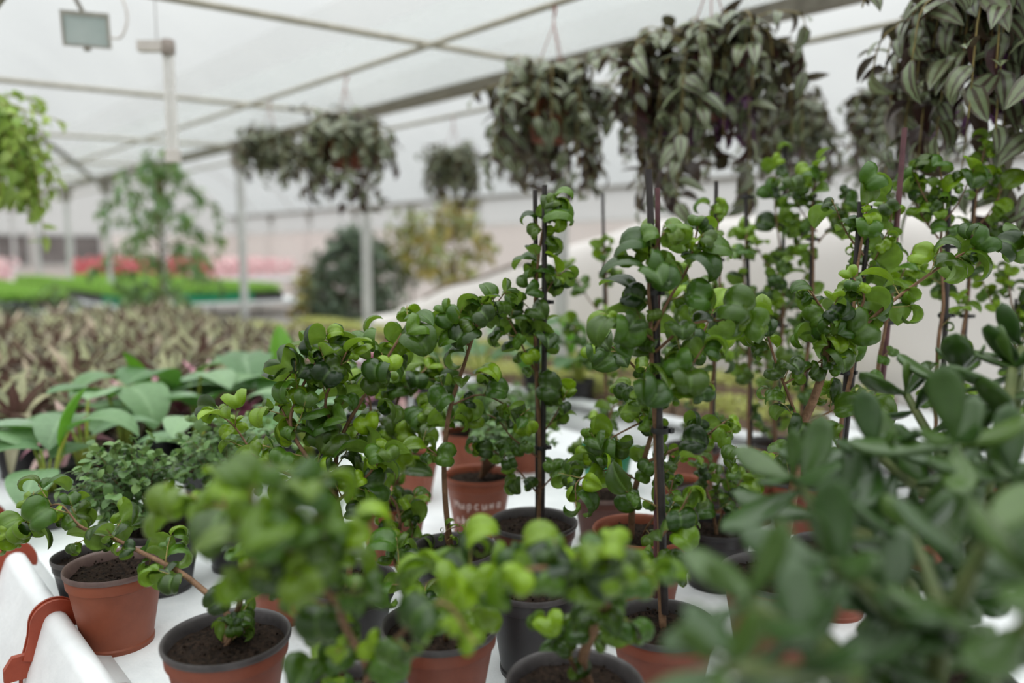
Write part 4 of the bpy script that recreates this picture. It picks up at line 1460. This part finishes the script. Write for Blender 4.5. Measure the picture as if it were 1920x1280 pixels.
RHO = [proto_rosette(s, 'rhoeo', 26, 0.24, 0.2, 'potted_boat_lily', 0.13, 0.135, 0.85, 0.06) for s in (541, 547, 557)]
r = random.Random(17)
nr = 0
for i in range(21):
    for j in range(9):
        s = 2.85 + i * 0.195 + r.uniform(-0.04, 0.04)
        u = 0.43 + j * 0.205 + r.uniform(-0.03, 0.03) + (0.1 if i % 2 else 0)
        if u > 2.12 or s > 6.72:
            continue
        p = B(u, s, BENCH)
        x, y = PX(p + (0, 0, 0.2))
        if x > 585 or x < -260 or (y > 765 and x > 90) or y > 800:
            continue
        row = 'front rows' if p[1] < 3.7 else ('middle rows' if p[1] < 4.7 else 'back rows')
        side = '' if x > 300 else ' towards the photo edge'
        lab = 'boat lily in the %s of the spiky purple-green bed%s' % (row, side)
        sc = r.uniform(0.88, 1.14)
        p = settle(p, 0.0675 * sc + 0.002, 0.12)
        if p is None:
            continue
        placed(RHO[nr % 3], used, p, r.uniform(0, 6.28), sc, lab, 'boat lilies, %s%s' % (row, side), 'potted plant')
        nr += 1

# ------------------------------------------------------------------ trays of yellow-green seedlings on the second benches
def proto_tray(seed):
    r = random.Random(seed)
    root = empty('seedling_tray', (0, 0, 0))
    tb = MB()
    for (cx, cy, sx, sy) in ((0, 0.155, 0.50, 0.008), (0, -0.155, 0.50, 0.008), (0.246, 0, 0.008, 0.302), (-0.246, 0, 0.008, 0.302)):
        tb.box((cx, cy, 0.03), (sx, sy, 0.06))
    tb.box((0, 0, 0.006), (0.49, 0.31, 0.006))
    tb.box((0, 0, 0.042), (0.484, 0.302, 0.01))
    obj('tray', tb, M['wood'], root, (0, 0, 0), False)
    lv = Leaves(ROUND)
    for k in range(700):
        p = np.array((r.uniform(-0.24, 0.24), r.uniform(-0.15, 0.15), 0.05 + r.uniform(0, 0.045)))
        lv.add(r.randrange(3), p, rand_dir(r, 0.6), unit(np.array((0, 0, 1.0)) + rand_dir(r) * 0.6), r.uniform(0.014, 0.028), r.random(), r.random() * 0.6)
    lf = MB()
    lv.into(lf)
    tag(obj('seedlings', lf, M['yellow_seedling'], root, (0, 0, 0)), kind='stuff')
    return root


TR = [proto_tray(s) for s in (601, 607)]
k = 0
for u, nm in ((2.80, 'front'), (3.40, 'back')):
    for i in range(10):
        s = 1.75 + i * 0.53
        placed(TR[k % 2], used, B(u, s, BENCH), AX_ANG + PI * (k % 2), 1.0, 'wooden tray of yellow-green seedlings in the %s row behind the ficus bench' % nm, 'seedling trays, %s row' % nm, 'seedling tray')
        k += 1

# ------------------------------------------------------------------ the white fleece mound
mb = MB()
P = []
SEAM = []
for i in range(91):
    s = -2.0 + 8.15 * i / 90
    e = min(1.0, max(0.0, (5.95 - s) / 2.6))
    H = 0.14 + (0.74) * (e ** 0.75) * (1 + 0.03 * mnoise.noise(Vector((s * 1.3, 0, 9))))
    row = []
    for j in range(25):
        t = j / 24
        g = PI * t
        u = 4.27 - 0.60 * math.copysign(abs(math.cos(g)) ** 0.7, math.cos(g))
        z = BENCH + 0.012 + H * abs(math.sin(g)) ** 0.62
        w = 0.018 * mnoise.noise(Vector((s * 3, t * 5, 1))) + 0.012 * math.sin(s * 7.5 + 3 * t) * math.sin(g)
        row.append(B(u - w, s, max(BENCH + 0.004, z + w * 0.6)))
        if j == 7 and i in (67, 71, 75, 79, 83):
            SEAM.insert(0, tuple(row[-1] + np.array((0, 0, 0.014)) - PE * 0.012))
    P.append(row)
mb.grid(P)
fm = obj('fleece_cover', mb, M['fleece'], None, (0, 0, 0))
sm = fm.modifiers.new('Solidify', 'SOLIDIFY')
sm.thickness = 0.003
tag(fm, 'white fleece sheet draped over a long mound on the bench behind', 'plant cover')
mb = MB()
mb.tube(smooth_path([np.array(q) for q in SEAM], 6), 0.011, 6)  # thin rod standing in for a tan seam of the fleece
tag(obj('cover_seam', mb, M['wood'], None, (0, 0, 0)), 'thin tan seam running along the slope of the white fleece', 'seam')
# folded white sheet along the front of that bench
mb = MB()
P = []
for i in range(81):
    s = -2.0 + 8.0 * i / 80
    row = []
    for j in range(12):
        t = j / 11
        row.append(B(3.17 - 0.05 * math.sin(PI * t) - 0.012 * mnoise.noise(Vector((s * 2, t * 2, 5))), s, BENCH + 0.02 - 0.4 * t))
    P.append(row)
mb.grid(P)
o = obj('bench_skirt', mb, M['tarp'], None, (0, 0, 0))
tag(o, 'white sheet hanging down the front of the fleece bench', 'sheet')
o.modifiers.new('Solidify', 'SOLIDIFY').thickness = 0.002
mb = MB()
P = []
for i in range(81):
    s = -1.0 + 10.0 * i / 80
    row = []
    for j in range(14):
        t = j / 13
        if t < 0.4:
            g = PI * (1 - t / 0.4)
            row.append(B(2.55 - 0.035 * 0 + 0.035 * -math.cos(PI - g) * 1.0, s, BENCH + 0.01 + 0.03 * math.sin(g)))
        else:
            q = (t - 0.4) / 0.6
            row.append(B(2.51 - 0.02 * math.sin(PI * q) - 0.008 * mnoise.noise(Vector((s * 3, q * 3, 2))), s, BENCH + 0.01 - 0.45 * q))
    P.append(row)
mb.grid(P)
o = obj('bench_skirt', mb, M['tarp'], None, (0, 0, 0))
tag(o, 'white sheet over the front edge of the seedling bench', 'sheet')
o.modifiers.new('Solidify', 'SOLIDIFY').thickness = 0.002

# ------------------------------------------------------------------ hooks over the rail, each with its hanging pot outside the bench
def hook(px, py, s, label):
    u = RAIL_U
    c = B(u - 0.09, s, 0.40)
    root = empty('hanging_pot', c, label, 'hanging pot', 'terracotta hangers hooked over the bench edge')
    mb = MB()
    R_ = 0.0305
    pts = [B(u + R_ * math.cos(math.radians(a)), s, 0.842 + R_ * math.sin(math.radians(a))) for a in range(-25, 171, 13)]
    pts += [B(u - R_ - 0.003, s - 0.003, 0.825), B(u - R_ - 0.009, s - 0.007, 0.807), B(u - R_ - 0.016, s - 0.012, 0.79)]
    n = len(pts)
    # strap: a flat bar with raised edges
    d = AX * 0.0085
    for off, w in ((0, 1.0), (0.92, 0.3), (-0.92, 0.3)):
        v, f = [], []
        for i, p in enumerate(pts):
            t = unit(pts[min(i + 1, n - 1)] - pts[max(i - 1, 0)])
            nrm = np.cross(t, AX)
            o_ = p + d * off
            th = 0.008 if off == 0 else 0.0105
            v += [o_ + d * w + nrm * th, o_ - d * w + nrm * th, o_ - d * w - nrm * th, o_ + d * w - nrm * th]
        for i in range(n - 1):
            for k in range(4):
                k2 = (k + 1) % 4
                f.append((i * 4 + k, i * 4 + k2, i * 4 + 4 + k2, i * 4 + 4 + k))
        f += [(3, 2, 1, 0), tuple((n - 1) * 4 + k for k in range(4))]
        mb.add(v, f)
    obj('hook', mb, M['hanger'], root, c, True, 35)
    e = pts[-1]
    bl = MB()
    v, f = [], []
    prof = [(-0.012, 0.012), (0.012, 0.012), (0.026, -0.008), (0.026, -0.03), (-0.026, -0.03), (-0.026, -0.008)]
    for q in (-0.006, 0.006):
        for a, b_ in prof:
            v.append(e + PE * (a - 0.012) + AX * q + np.array((0, 0, b_)))
    m = len(prof)
    f = [tuple(range(m))[::-1], tuple(range(m, 2 * m))] + [(k, (k + 1) % m, m + (k + 1) % m, m + k) for k in range(m)]
    bl.add(v, f)
    obj('block', bl, M['hanger'], root, c, False)
    zr = 0.56
    pc = e - PE * 0.115
    pc[2] = zr - 0.12
    for k, a in enumerate((-0.02, 0.0, 0.02)):
        pr = MB()
        end = pc + np.array((0, 0, 0.118)) + (-PE * 0.085, -AX * 0.085, PE * 0.085)[k]
        pr.tube(smooth_path([e + PE * (a - 0.012) - (0, 0, 0.028), e + PE * (a * 1.1 - 0.02) - (0, 0, 0.06), (e + PE * (a - 0.03) + end) / 2, end], 5), 0.0032, 6)
        obj('prong', pr, M['hanger'], root, c)
    pot_parts(root, pc, 0.18, 0.12, M['terracotta'], M['terracotta'], seed=int(s * 100), n=32, origin=c)
    return root


def s_of(px, py, z=0.9):
    return float(np.dot(G(px, py, z)[0], AX))


hook(80, 1108, s_of(78, 1110), 'terracotta plastic hook with three prongs gripping the edge, the one fully in view')
hook(215, 1268, s_of(215, 1268), 'terracotta plastic hook at the bottom edge of the photo, only its arch showing')
hook(20, 1018, s_of(10, 1005), 'terracotta plastic hook tip under the leaves at the left edge')
hook(-40, 950, s_of(-45, 935), 'terracotta plastic hook furthest along the bench edge')

# ------------------------------------------------------------------ hanging baskets
def proto_basket(seed, mat, leafsize, n, Rx, Rz, potmat='terracotta', nm='hanging_basket', trail=0.25, purple=False, wire='wire_red', H=0.36, potD=0.24):
    """origin at the hook point on the pipe; the pot hangs below"""
    r = random.Random(seed)
    root = empty(nm, (0, 0, 0))
    hgt = 0.15
    pz = -H - hgt
    c = np.array((0, 0, pz))
    pot_parts(root, c, potD, hgt, M[potmat], M[potmat], soil=False, seed=seed, n=26, origin=(0, 0, 0))
    hk = MB()
    hk.tube(smooth_path([np.array((0.0, 0.016, -0.005)), np.array((0.0, 0.012, 0.012)), np.array((0, 0, 0.018)), np.array((0, -0.016, 0.008)), np.array((0, -0.014, -0.02)), np.array((0, 0, -0.035))], 4), 0.005, 6)
    ho = obj('hook', hk, M[wire], root, (0, 0, 0))
    for k in range(3):
        a = 2.1 * k + 0.5
        wr = MB()
        e = np.array((math.cos(a) * potD * 0.5, math.sin(a) * potD * 0.5, pz + hgt))
        wr.tube([np.array((0, 0, -0.032)), np.array((0, 0, -0.06)) * 1.0 + e * 0.02, e], 0.0022, 5)
        obj('hanger', wr, M[wire], root, (0, 0, 0))
    lv = Leaves(OVATE)
    st = MB()
    cen = np.array((0, 0, pz + hgt + 0.02))
    nb = int(n / 7)
    for b_ in range(nb):
        a = r.uniform(0, 2 * PI)
        el = r.uniform(-0.6, 1.3)
        d = np.array((math.cos(a) * math.cos(el), math.sin(a) * math.cos(el), math.sin(el) * (0.62 if el > 0 else 1.0)))
        L = r.uniform(0.45, 1.25)
        wild = r.random() < 0.08
        if wild:
            L = r.uniform(1.15, 1.5)
            d[2] = abs(d[2]) * 0.9 + 0.1
        p1 = cen + np.array((d[0] * Rx * 0.55, d[1] * Rx * 0.55, d[2] * Rz * 0.7 + 0.03)) * L
        p2 = cen + np.array((d[0] * Rx, d[1] * Rx, d[2] * Rz)) * L
        p3 = p2 + np.array((d[0] * 0.03, d[1] * 0.03, -r.uniform(0.2, 1.0) * trail * (1.2 - max(0, min(1, d[2]))) * (0.25 if wild else 1.0)))
        P = smooth_path([cen + d * 0.03, p1, p2, p3], 4)
        st.tube(P, 0.002, 4)
        Lp = path_len(P)
        dd = Lp * 0.25
        sgn = 1
        while dd < Lp:
            p, t = path_at(P, dd)
            sd = unit(np.cross(t, (0, 0, 1.0)) + rand_dir(r) * 0.3) * sgn
            sgn = -sgn
            lv.add(r.randrange(3), p, unit(sd + t * 0.5 + rand_dir(r) * 0.3 + np.array((0, 0, -0.15))), unit(np.array((0, 0, 1.0)) + d * 0.6 + rand_dir(r) * 0.4), leafsize * r.uniform(0.75, 1.25), r.random(), max(0, r.gauss(0.05, 0.15)))
            dd += leafsize * 0.42
    so = obj('stem', st, M['twig'], root, (0, 0, 0))
    lf = MB()
    lv.into(lf)
    obj('foliage', lf, M[mat], root, (0, 0, 0))
    if purple:
        lv = Leaves(OVATE)
        for k in range(60):
            a = r.uniform(0, 2 * PI)
            p = np.array((math.cos(a) * potD * 0.5, math.sin(a) * potD * 0.5, pz + r.uniform(-0.04, 0.1)))
            lv.add(r.randrange(3), p, unit(np.array((math.cos(a), math.sin(a), -0.6)) + rand_dir(r) * 0.3), np.array((0, 0, 1.0)), leafsize * r.uniform(0.6, 1.0), r.random(), r.random() * 0.3)
        lf = MB()
        lv.into(lf)
        tag(obj('trailing_leaves', lf, M['purple_leaf'], root, (0, 0, 0)), 'violet trailing leaves')
    return root


BAS = [proto_basket(701, 'zebrina', 0.082, 780, 0.22, 0.18, trail=0.28), proto_basket(709, 'zebrina', 0.086, 820, 0.24, 0.19, trail=0.36, purple=True), proto_basket(719, 'zebrina', 0.07, 900, 0.21, 0.18, potmat='black', trail=0.2)]


def basket_at(pr, X0, xpix, sc, rz, label):
    u_px = xpix + 350
    Y = 1500 * X0 / u_px
    x = X0 - 0.873 * Y
    placed(BAS[pr], used, (x, Y, Z_P - 0.012), rz, sc, label, 'wandering jew baskets on the overhead pipes', 'hanging plant')


basket_at(0, 2.92, 1035, 0.98, 0.3, 'hanging basket of striped leaves above the two-stake ficus, red wire straight up to the pipe')
basket_at(1, 2.92, 1318, 0.97, 1.9, 'hanging basket with violet leaves underneath, right of the one on the red wire')
basket_at(1, 2.92, 1885, 1.08, 4.0, 'largest nearest hanging basket in the upper right corner, orange pot below')
basket_at(0, 2.92, 655, 0.95, 2.2, 'hanging basket of striped leaves under the dark gutter post, left of centre')
basket_at(2, 2.92, 517, 0.80, 0.9, 'smaller hanging basket left of the one under the gutter post')
basket_at(2, 4.56, 852, 0.9, 3.1, 'hanging basket on the second pipe, above the orange-spotted bush')
basket_at(2, 4.56, 1680, 0.95, 5.1, 'hanging basket on the second pipe, before the largest basket, dark pot')
basket_at(2, 4.56, 1463, 0.95, 1.1, 'hanging basket on the second pipe with a grey pot, half behind the violet-leaved basket')
basket_at(0, 4.56, 1250, 0.8, 3.7, 'hanging basket on the second pipe, hidden behind two nearer baskets')
basket_at(2, 4.56, 985, 0.8, 2.7, 'hanging basket low behind the red-wire basket on the second pipe')

LIME = proto_basket(733, 'lime', 0.065, 1100, 0.19, 0.17, potmat='black', nm='hanging_basket', trail=0.26, wire='wire', H=0.3)
pl = U(-48, 340, 3.0)
LIME.location = Vector((float(pl[0]), 3.0, float(pl[2]) + 0.47))
tag(LIME, 'bright lime-green hanging basket cut by the left edge of the photo', 'hanging plant')
mb = MB()
lx, ly, lz = LIME.location
mb.tube([np.array((lx, ly, lz + 0.01)) - AX * 2.2, np.array((lx, ly, lz + 0.01)) + AX * 1.2], 0.012, 6)
structure('beam_pipe_left', mb, M['steel_dark'])

# ------------------------------------------------------------------ lamps
def on_tie(k, xpix):
    """the point of tie bar k (at S_POST[k]) seen at column xpix"""
    p0, p1 = B(U_G, S_POST[k], Z_G), B(U_L, S_POST[k], Z_G - 0.14)
    lo, hi = 0.0, 1.0
    for _ in range(40):
        m_ = (lo + hi) / 2
        q = p0 + (p1 - p0) * m_
        if q[1] > 0.3 and PX(q)[0] > xpix:
            lo = m_
        else:
            hi = m_
    return p0 + (p1 - p0) * lo


kt = 2
q = on_tie(kt, 140)
c = q + np.array((0.03, 0, -0.16))
root = empty('floodlight', c, 'grey square floodlight hanging from the tie bar, upper left', 'lamp')
rot = 0.35
hs = MB()
v, f = [], []
for (sx, sz, y) in ((0.075, 0.058, -0.012), (0.075, 0.058, 0.006), (0.05, 0.036, 0.04)):
    for a, b_ in ((-1, -1), (1, -1), (1, 1), (-1, 1)):
        v.append((a * sx, y, b_ * sz))
f = [(0, 1, 5, 4), (1, 2, 6, 5), (2, 3, 7, 6), (3, 0, 4, 7), (4, 5, 9, 8), (5, 6, 10, 9), (6, 7, 11, 10), (7, 4, 8, 11), (8, 9, 10, 11)]
for (x0, x1, z0, z1) in ((-0.075, 0.075, 0.044, 0.058), (-0.075, 0.075, -0.058, -0.05), (-0.075, -0.066, -0.05, 0.044), (0.066, 0.075, -0.05, 0.044)):
    n0 = len(v)
    v += [(x0, -0.014, z0), (x1, -0.014, z0), (x1, -0.014, z1), (x0, -0.014, z1)]
    f.append((n0, n0 + 1, n0 + 2, n0 + 3))
cz, sz_ = math.cos(rot), math.sin(rot)
RZ = np.array(((cz, -sz_, 0), (sz_, cz, 0), (0, 0, 1)))
RX = np.array(((1, 0, 0), (0, math.cos(0.25), -math.sin(0.25)), (0, math.sin(0.25), math.cos(0.25))))
hs.add(np.array(v) @ RX.T @ RZ.T + c, f)
ho = obj('housing', hs, M['lamp_grey'], root, c, False)
gl = MB()
gl.add(np.array([(-0.066, -0.010, -0.05), (0.066, -0.010, -0.05), (0.066, -0.010, 0.044), (-0.066, -0.010, 0.044), (-0.066, -0.006, -0.05), (0.066, -0.006, -0.05), (0.066, -0.006, 0.044), (-0.066, -0.006, 0.044)]) @ RX.T @ RZ.T + c,
       [(0, 1, 2, 3), (7, 6, 5, 4), (0, 4, 5, 1), (1, 5, 6, 2), (2, 6, 7, 3), (3, 7, 4, 0)])
obj('glass', gl, M['lamp_glass'], root, c, False)
bk = MB()
bk.tube([q + (0, 0, 0.0), q + (0.0, 0, -0.06), c + (-0.02, 0.03, 0.06)], 0.007, 6)
obj('bracket', bk, M['steel_dark'], root, c)
bk = MB()
bk.box(c + np.array((0, 0.0, -0.064)), (0.02, 0.012, 0.014))
obj('latch', bk, M['steel_dark'], root, c)
cb = MB()
cb.tube(smooth_path([c + (0.06, 0.02, -0.02), c + (0.11, 0.02, -0.02), c + (0.135, 0.02, 0.05), c + (0.11, 0.02, 0.13), q + (0.1, 0, 0.01)], 6), 0.004, 6)
obj('cable', cb, M['lamp_white'], root, c)

q = on_tie(kt, 290)
Yl = q[1]
zt = U(290, 88, Yl)[2]
zb = U(316, 304, Yl)[2]
c = np.array((U(315, 90, Yl)[0], Yl, zt))
root = empty('tube_lamp', c, 'white tube lamp hanging upright on a thin wire from its arm', 'lamp')
mb = MB()
x0 = U(260, 88, Yl)[0]
mb.box(((x0 + c[0]) / 2, Yl, zt + 0.002), (c[0] - x0, 0.035, 0.036))
obj('arm', mb, M['lamp_white'], root, c, False)
mb = MB()
mb.lathe([(0.0, 0.026), (0.02, 0.026), (0.025, 0.02), (0.025, -0.018), (0.022, -0.03), (0.0, -0.03)], c, 20)
so = obj('socket', mb, M['lamp_cap'], root, c, True, 40)
for dx_ in (-0.0115, 0.0115):
    mb = MB()
    L = zt - zb
    mb.lathe([(0.0, -L + 0.004), (0.0085, -L + 0.008), (0.0095, -L + 0.02), (0.0095, -0.028), (0.0, -0.028)], c + (dx_, 0, 0), 14)
    obj('tube', mb, M['tube'], root, c, True, 50)
mb = MB()
mb.box(c + np.array((0, 0, -L + 0.022)), (0.048, 0.03, 0.044))
obj('end_cap', mb, M['lamp_white'], root, c, False)
mb = MB()
mb.tube([q, np.array((q[0] + 0.0, Yl, zt + 0.02))], 0.0018, 5)
obj('wire', mb, M['wire'], root, c)

# ------------------------------------------------------------------ trees and shrubs further back
def tree(nm, label, base, trunk_h, crown, mat, seed, n, leaf, tmpl, potD=0.35, droop=0.3, trunk_r=0.016, nb=34, shape=1.0, young=0.1, cluster=0.12):
    r = random.Random(seed)
    c = np.asarray(base, dtype=float)
    root = empty(nm, c, label, 'potted plant')
    pot_parts(root, c, potD, potD * 0.85, M['black'], M['black'], seed=seed, n=28, soil_drop=0.03)
    rx, z0, z1 = crown
    st, lv = MB(), Leaves(tmpl)
    tp = [c + (0, 0, potD * 0.7), c + (r.uniform(-0.03, 0.03), 0, trunk_h * 0.5), c + (r.uniform(-0.05, 0.05), 0, trunk_h)]
    T = smooth_path(tp, 8)
    st.tube(T, [trunk_r * (1 - 0.7 * i / (len(T) - 1)) for i in range(len(T))], 7)
    for k in range(nb):
        f = (k + 0.5) / nb
        z = z0 + (z1 - z0) * f
        a = k * 2.4 + r.uniform(-0.4, 0.4)
        w = rx * (math.sin(PI * min(1, 0.12 + 0.88 * f) ** shape)) ** 0.7 * r.uniform(0.6, 1.1) + 0.03
        s0 = c + np.array((0, 0, min(trunk_h, max(potD, z - 0.25 * rx))))
        e = c + np.array((math.cos(a) * w, math.sin(a) * w, z))
        P = smooth_path([s0, (s0 + e) / 2 + (0, 0, 0.05), e, e + np.array((math.cos(a) * 0.05, math.sin(a) * 0.05, -droop * 0.2))], 4)
        st.tube(P, [0.006 * (1 - 0.8 * i / (len(P) - 1)) for i in range(len(P))], 5)
        Lp = path_len(P)
        m = int(n / nb)
        for i in range(m):
            p, t = path_at(P, Lp * (0.35 + 0.65 * (i + r.random()) / m))
            out = unit(rand_dir(r) + t * 0.6 + np.array((0, 0, -droop)))
            lv.add(r.randrange(len(tmpl)), p + rand_dir(r) * cluster * r.random(), out, unit(np.array((0, 0, 1.0)) + rand_dir(r) * 0.7), leaf * r.uniform(0.7, 1.3), r.random(), max(0, r.gauss(young, 0.2)))
    obj('stem', st, M['bark'], root, c)
    lf = MB()
    lv.into(lf)
    obj('foliage', lf, M[mat], root, c)
    return root


def floor_under(px, py, Y):
    p = U(px, py, Y)
    return np.array((p[0], Y, 0.0))


tree('potted_tree', 'airy young tree with drooping leaflets standing beyond the boat lilies', floor_under(305, 500, 7.2), 2.0, (0.5, 0.95, 2.35), 'tree_leaf', 801, 1300, 0.095, LANCE + OVATE, 0.36, 0.5, 0.02, 44, 1.0, 0.1, 0.07)
tree('potted_shrub', 'dense dark grey-green shrub left of the white fleece mound', floor_under(665, 500, 8.9), 1.5, (0.55, 0.5, 1.72), 'shrub_dark', 807, 3600, 0.10, LANCE + OVATE, 0.45, 0.3, 0.025, 70, 0.9, 0.04, 0.16)
tree('potted_shrub', 'orange-spotted yellow-green bush behind the fleece mound', floor_under(850, 450, 8.4), 1.6, (0.38, 1.15, 2.05), 'croton', 811, 300, 0.14, OVATE, 0.4, 0.3, 0.02, 30, 0.9, 0.2, 0.1)
tree('potted_shrub', 'thin yellowish bush between the dark shrub and the orange-spotted bush', floor_under(772, 450, 9.2), 1.5, (0.28, 1.2, 2.0), 'croton', 813, 300, 0.12, OVATE, 0.35, 0.3, 0.018, 20, 0.9, 0.05, 0.1)
tree('potted_shrub', 'reddish-stemmed low plant left of the dark shrub by the grass bench', floor_under(590, 520, 9.0), 1.1, (0.22, 0.75, 1.3), 'croton', 817, 240, 0.12, OVATE, 0.3, 0.3, 0.02, 18, 0.9, 0.3, 0.08)
tree('potted_shrub', 'small thin plant at left before the bright grass bench', floor_under(97, 520, 7.4), 1.05, (0.2, 0.7, 1.2), 'tree_leaf', 821, 120, 0.09, LANCE, 0.25, 0.3, 0.014, 12, 0.9, 0.1, 0.06)
tree('potted_shrub', 'dark leafy plant at the foot of the young tree', floor_under(275, 540, 7.5), 0.9, (0.28, 0.6, 1.08), 'shrub_dark', 823, 500, 0.09, OVATE, 0.3, 0.3, 0.014, 22, 0.9, 0.1, 0.08)
tree('potted_shrub', 'dark low plant at the far left edge before the grass bench', floor_under(10, 555, 7.2), 0.9, (0.26, 0.6, 1.02), 'shrub_dark', 827, 420, 0.09, OVATE, 0.3, 0.3, 0.014, 20, 0.9, 0.1, 0.08)

# ------------------------------------------------------------------ far benches: bright grass seedlings, red and pink flowers
FARZ = 0.88


def far_bench(u0, u1, s0, s1, label):
    bench('plant_bench', u0, u1, s0, s1, label, FARZ)


far_bench(-1.2, 2.15, 9.6, 16.0, 'far bench under the bright grass at the left edge')
far_bench(2.5, 4.9, 9.6, 16.0, 'far bench of bright grass trays with a pale front lip')
r = random.Random(41)
nt = 0
TRG = {}
for kind_, mt, lab in (('green', 'green_pot', 'green plastic crate of grass along the front of the far bench'), ('black', 'black', 'black plastic crate under the grass on the far bench')):
    root = empty('grass_crate', (0, 0, 0))
    tb = MB()
    for (cx, cy, sx, sy) in ((0, 0.19, 0.58, 0.012), (0, -0.19, 0.58, 0.012), (0.284, 0, 0.012, 0.37), (-0.284, 0, 0.012, 0.37)):
        tb.box((cx, cy, 0.055), (sx, sy, 0.11))
    tb.box((0, 0, 0.01), (0.57, 0.38, 0.01))
    tb.box((0, 0, 0.085), (0.56, 0.37, 0.01))
    obj('crate', tb, M[mt], root, (0, 0, 0), False)
    g = MB()
    V, F, C = [], [], []
    for k in range(900):
        x, y = r.uniform(-0.27, 0.27), r.uniform(-0.18, 0.18)
        h_ = r.uniform(0.08, 0.15)
        a = r.uniform(0, 6.28)
        w = 0.006
        n0 = len(V)
        lx_, ly_ = r.uniform(-0.05, 0.05), r.uniform(-0.05, 0.05)
        V += [(x - w * math.cos(a), y - w * math.sin(a), 0.09), (x + w * math.cos(a), y + w * math.sin(a), 0.09), (x + lx_ * 0.5 + w * 0.8 * math.cos(a), y + ly_ * 0.5 + w * 0.8 * math.sin(a), 0.09 + h_ * 0.6), (x + lx_, y + ly_, 0.09 + h_), (x + lx_ * 0.5 - w * 0.8 * math.cos(a), y + ly_ * 0.5 - w * 0.8 * math.sin(a), 0.09 + h_ * 0.6)]
        F += [(n0, n0 + 1, n0 + 2, n0 + 4), (n0 + 4, n0 + 2, n0 + 3)]
        C += [(r.random(), r.random() * 0.4, 0.5)] * 5
    g.add(V, F, np.array(C))
    tag(obj('grass', g, M['grass'], root, (0, 0, 0)), kind='stuff')
    TRG[kind_] = (root, lab)
for u0, u1 in ((-1.1, 2.1), (2.55, 4.85)):
    nu = int((u1 - u0) / 0.40)
    for i in range(nu):
        for j in range(10):
            u = u0 + 0.2 + i * 0.40
            s = 9.95 + j * 0.6
            x, y = PX(B(u, s, 1.0))
            if x < -120 or abs(u - U_G) < 0.24:
                continue
            kd = 'green' if (j == 0 and i in (0, 2, 3)) else 'black'
            root, lab = TRG[kd]
            lab2 = lab if kd == 'green' else (lab + (', left bench' if u0 < 0 else ', right bench'))
            placed(root, used, B(u, s, FARZ), AX_ANG, 1.0, lab2, 'grass crates ' + (kd if kd == 'green' else ('left bench' if u0 < 0 else 'right bench')), 'grass crate')

far_bench(0.5, 8.7, 17.2, 20.0, 'furthest bench under the red and pink flowers')
for (mt, u0, u1, s0, s1, nm, lab) in (('flower_red', 4.3, 6.6, 17.4, 19.8, 'flower_bed', 'mass of red flowers far back above the grass bench'),
                                      ('flower_pink', 0.6, 2.95, 17.4, 19.8, 'flower_bed', 'mass of pale pink flowers far back at left'),
                                      ('flower_pink', 6.7, 8.6, 17.4, 19.8, 'flower_bed', 'mass of pink flowers far back, right of the red ones')):
    lv = Leaves(ROUND)
    for k in range(int((u1 - u0) * (s1 - s0) * 330)):
        p = B(r.uniform(u0, u1), r.uniform(s0, s1), FARZ + r.uniform(0.1, 0.44))
        lv.add(r.randrange(3), p, rand_dir(r), unit(np.array((0, 0, 1.0)) + rand_dir(r) * 0.8), r.uniform(0.07, 0.13), r.random(), r.random() * 0.5)
    mb = MB()
    lv.into(mb)
    tag(obj(nm, mb, M[mt], None, (0, 0, 0)), lab, 'flowers', None, 'stuff')
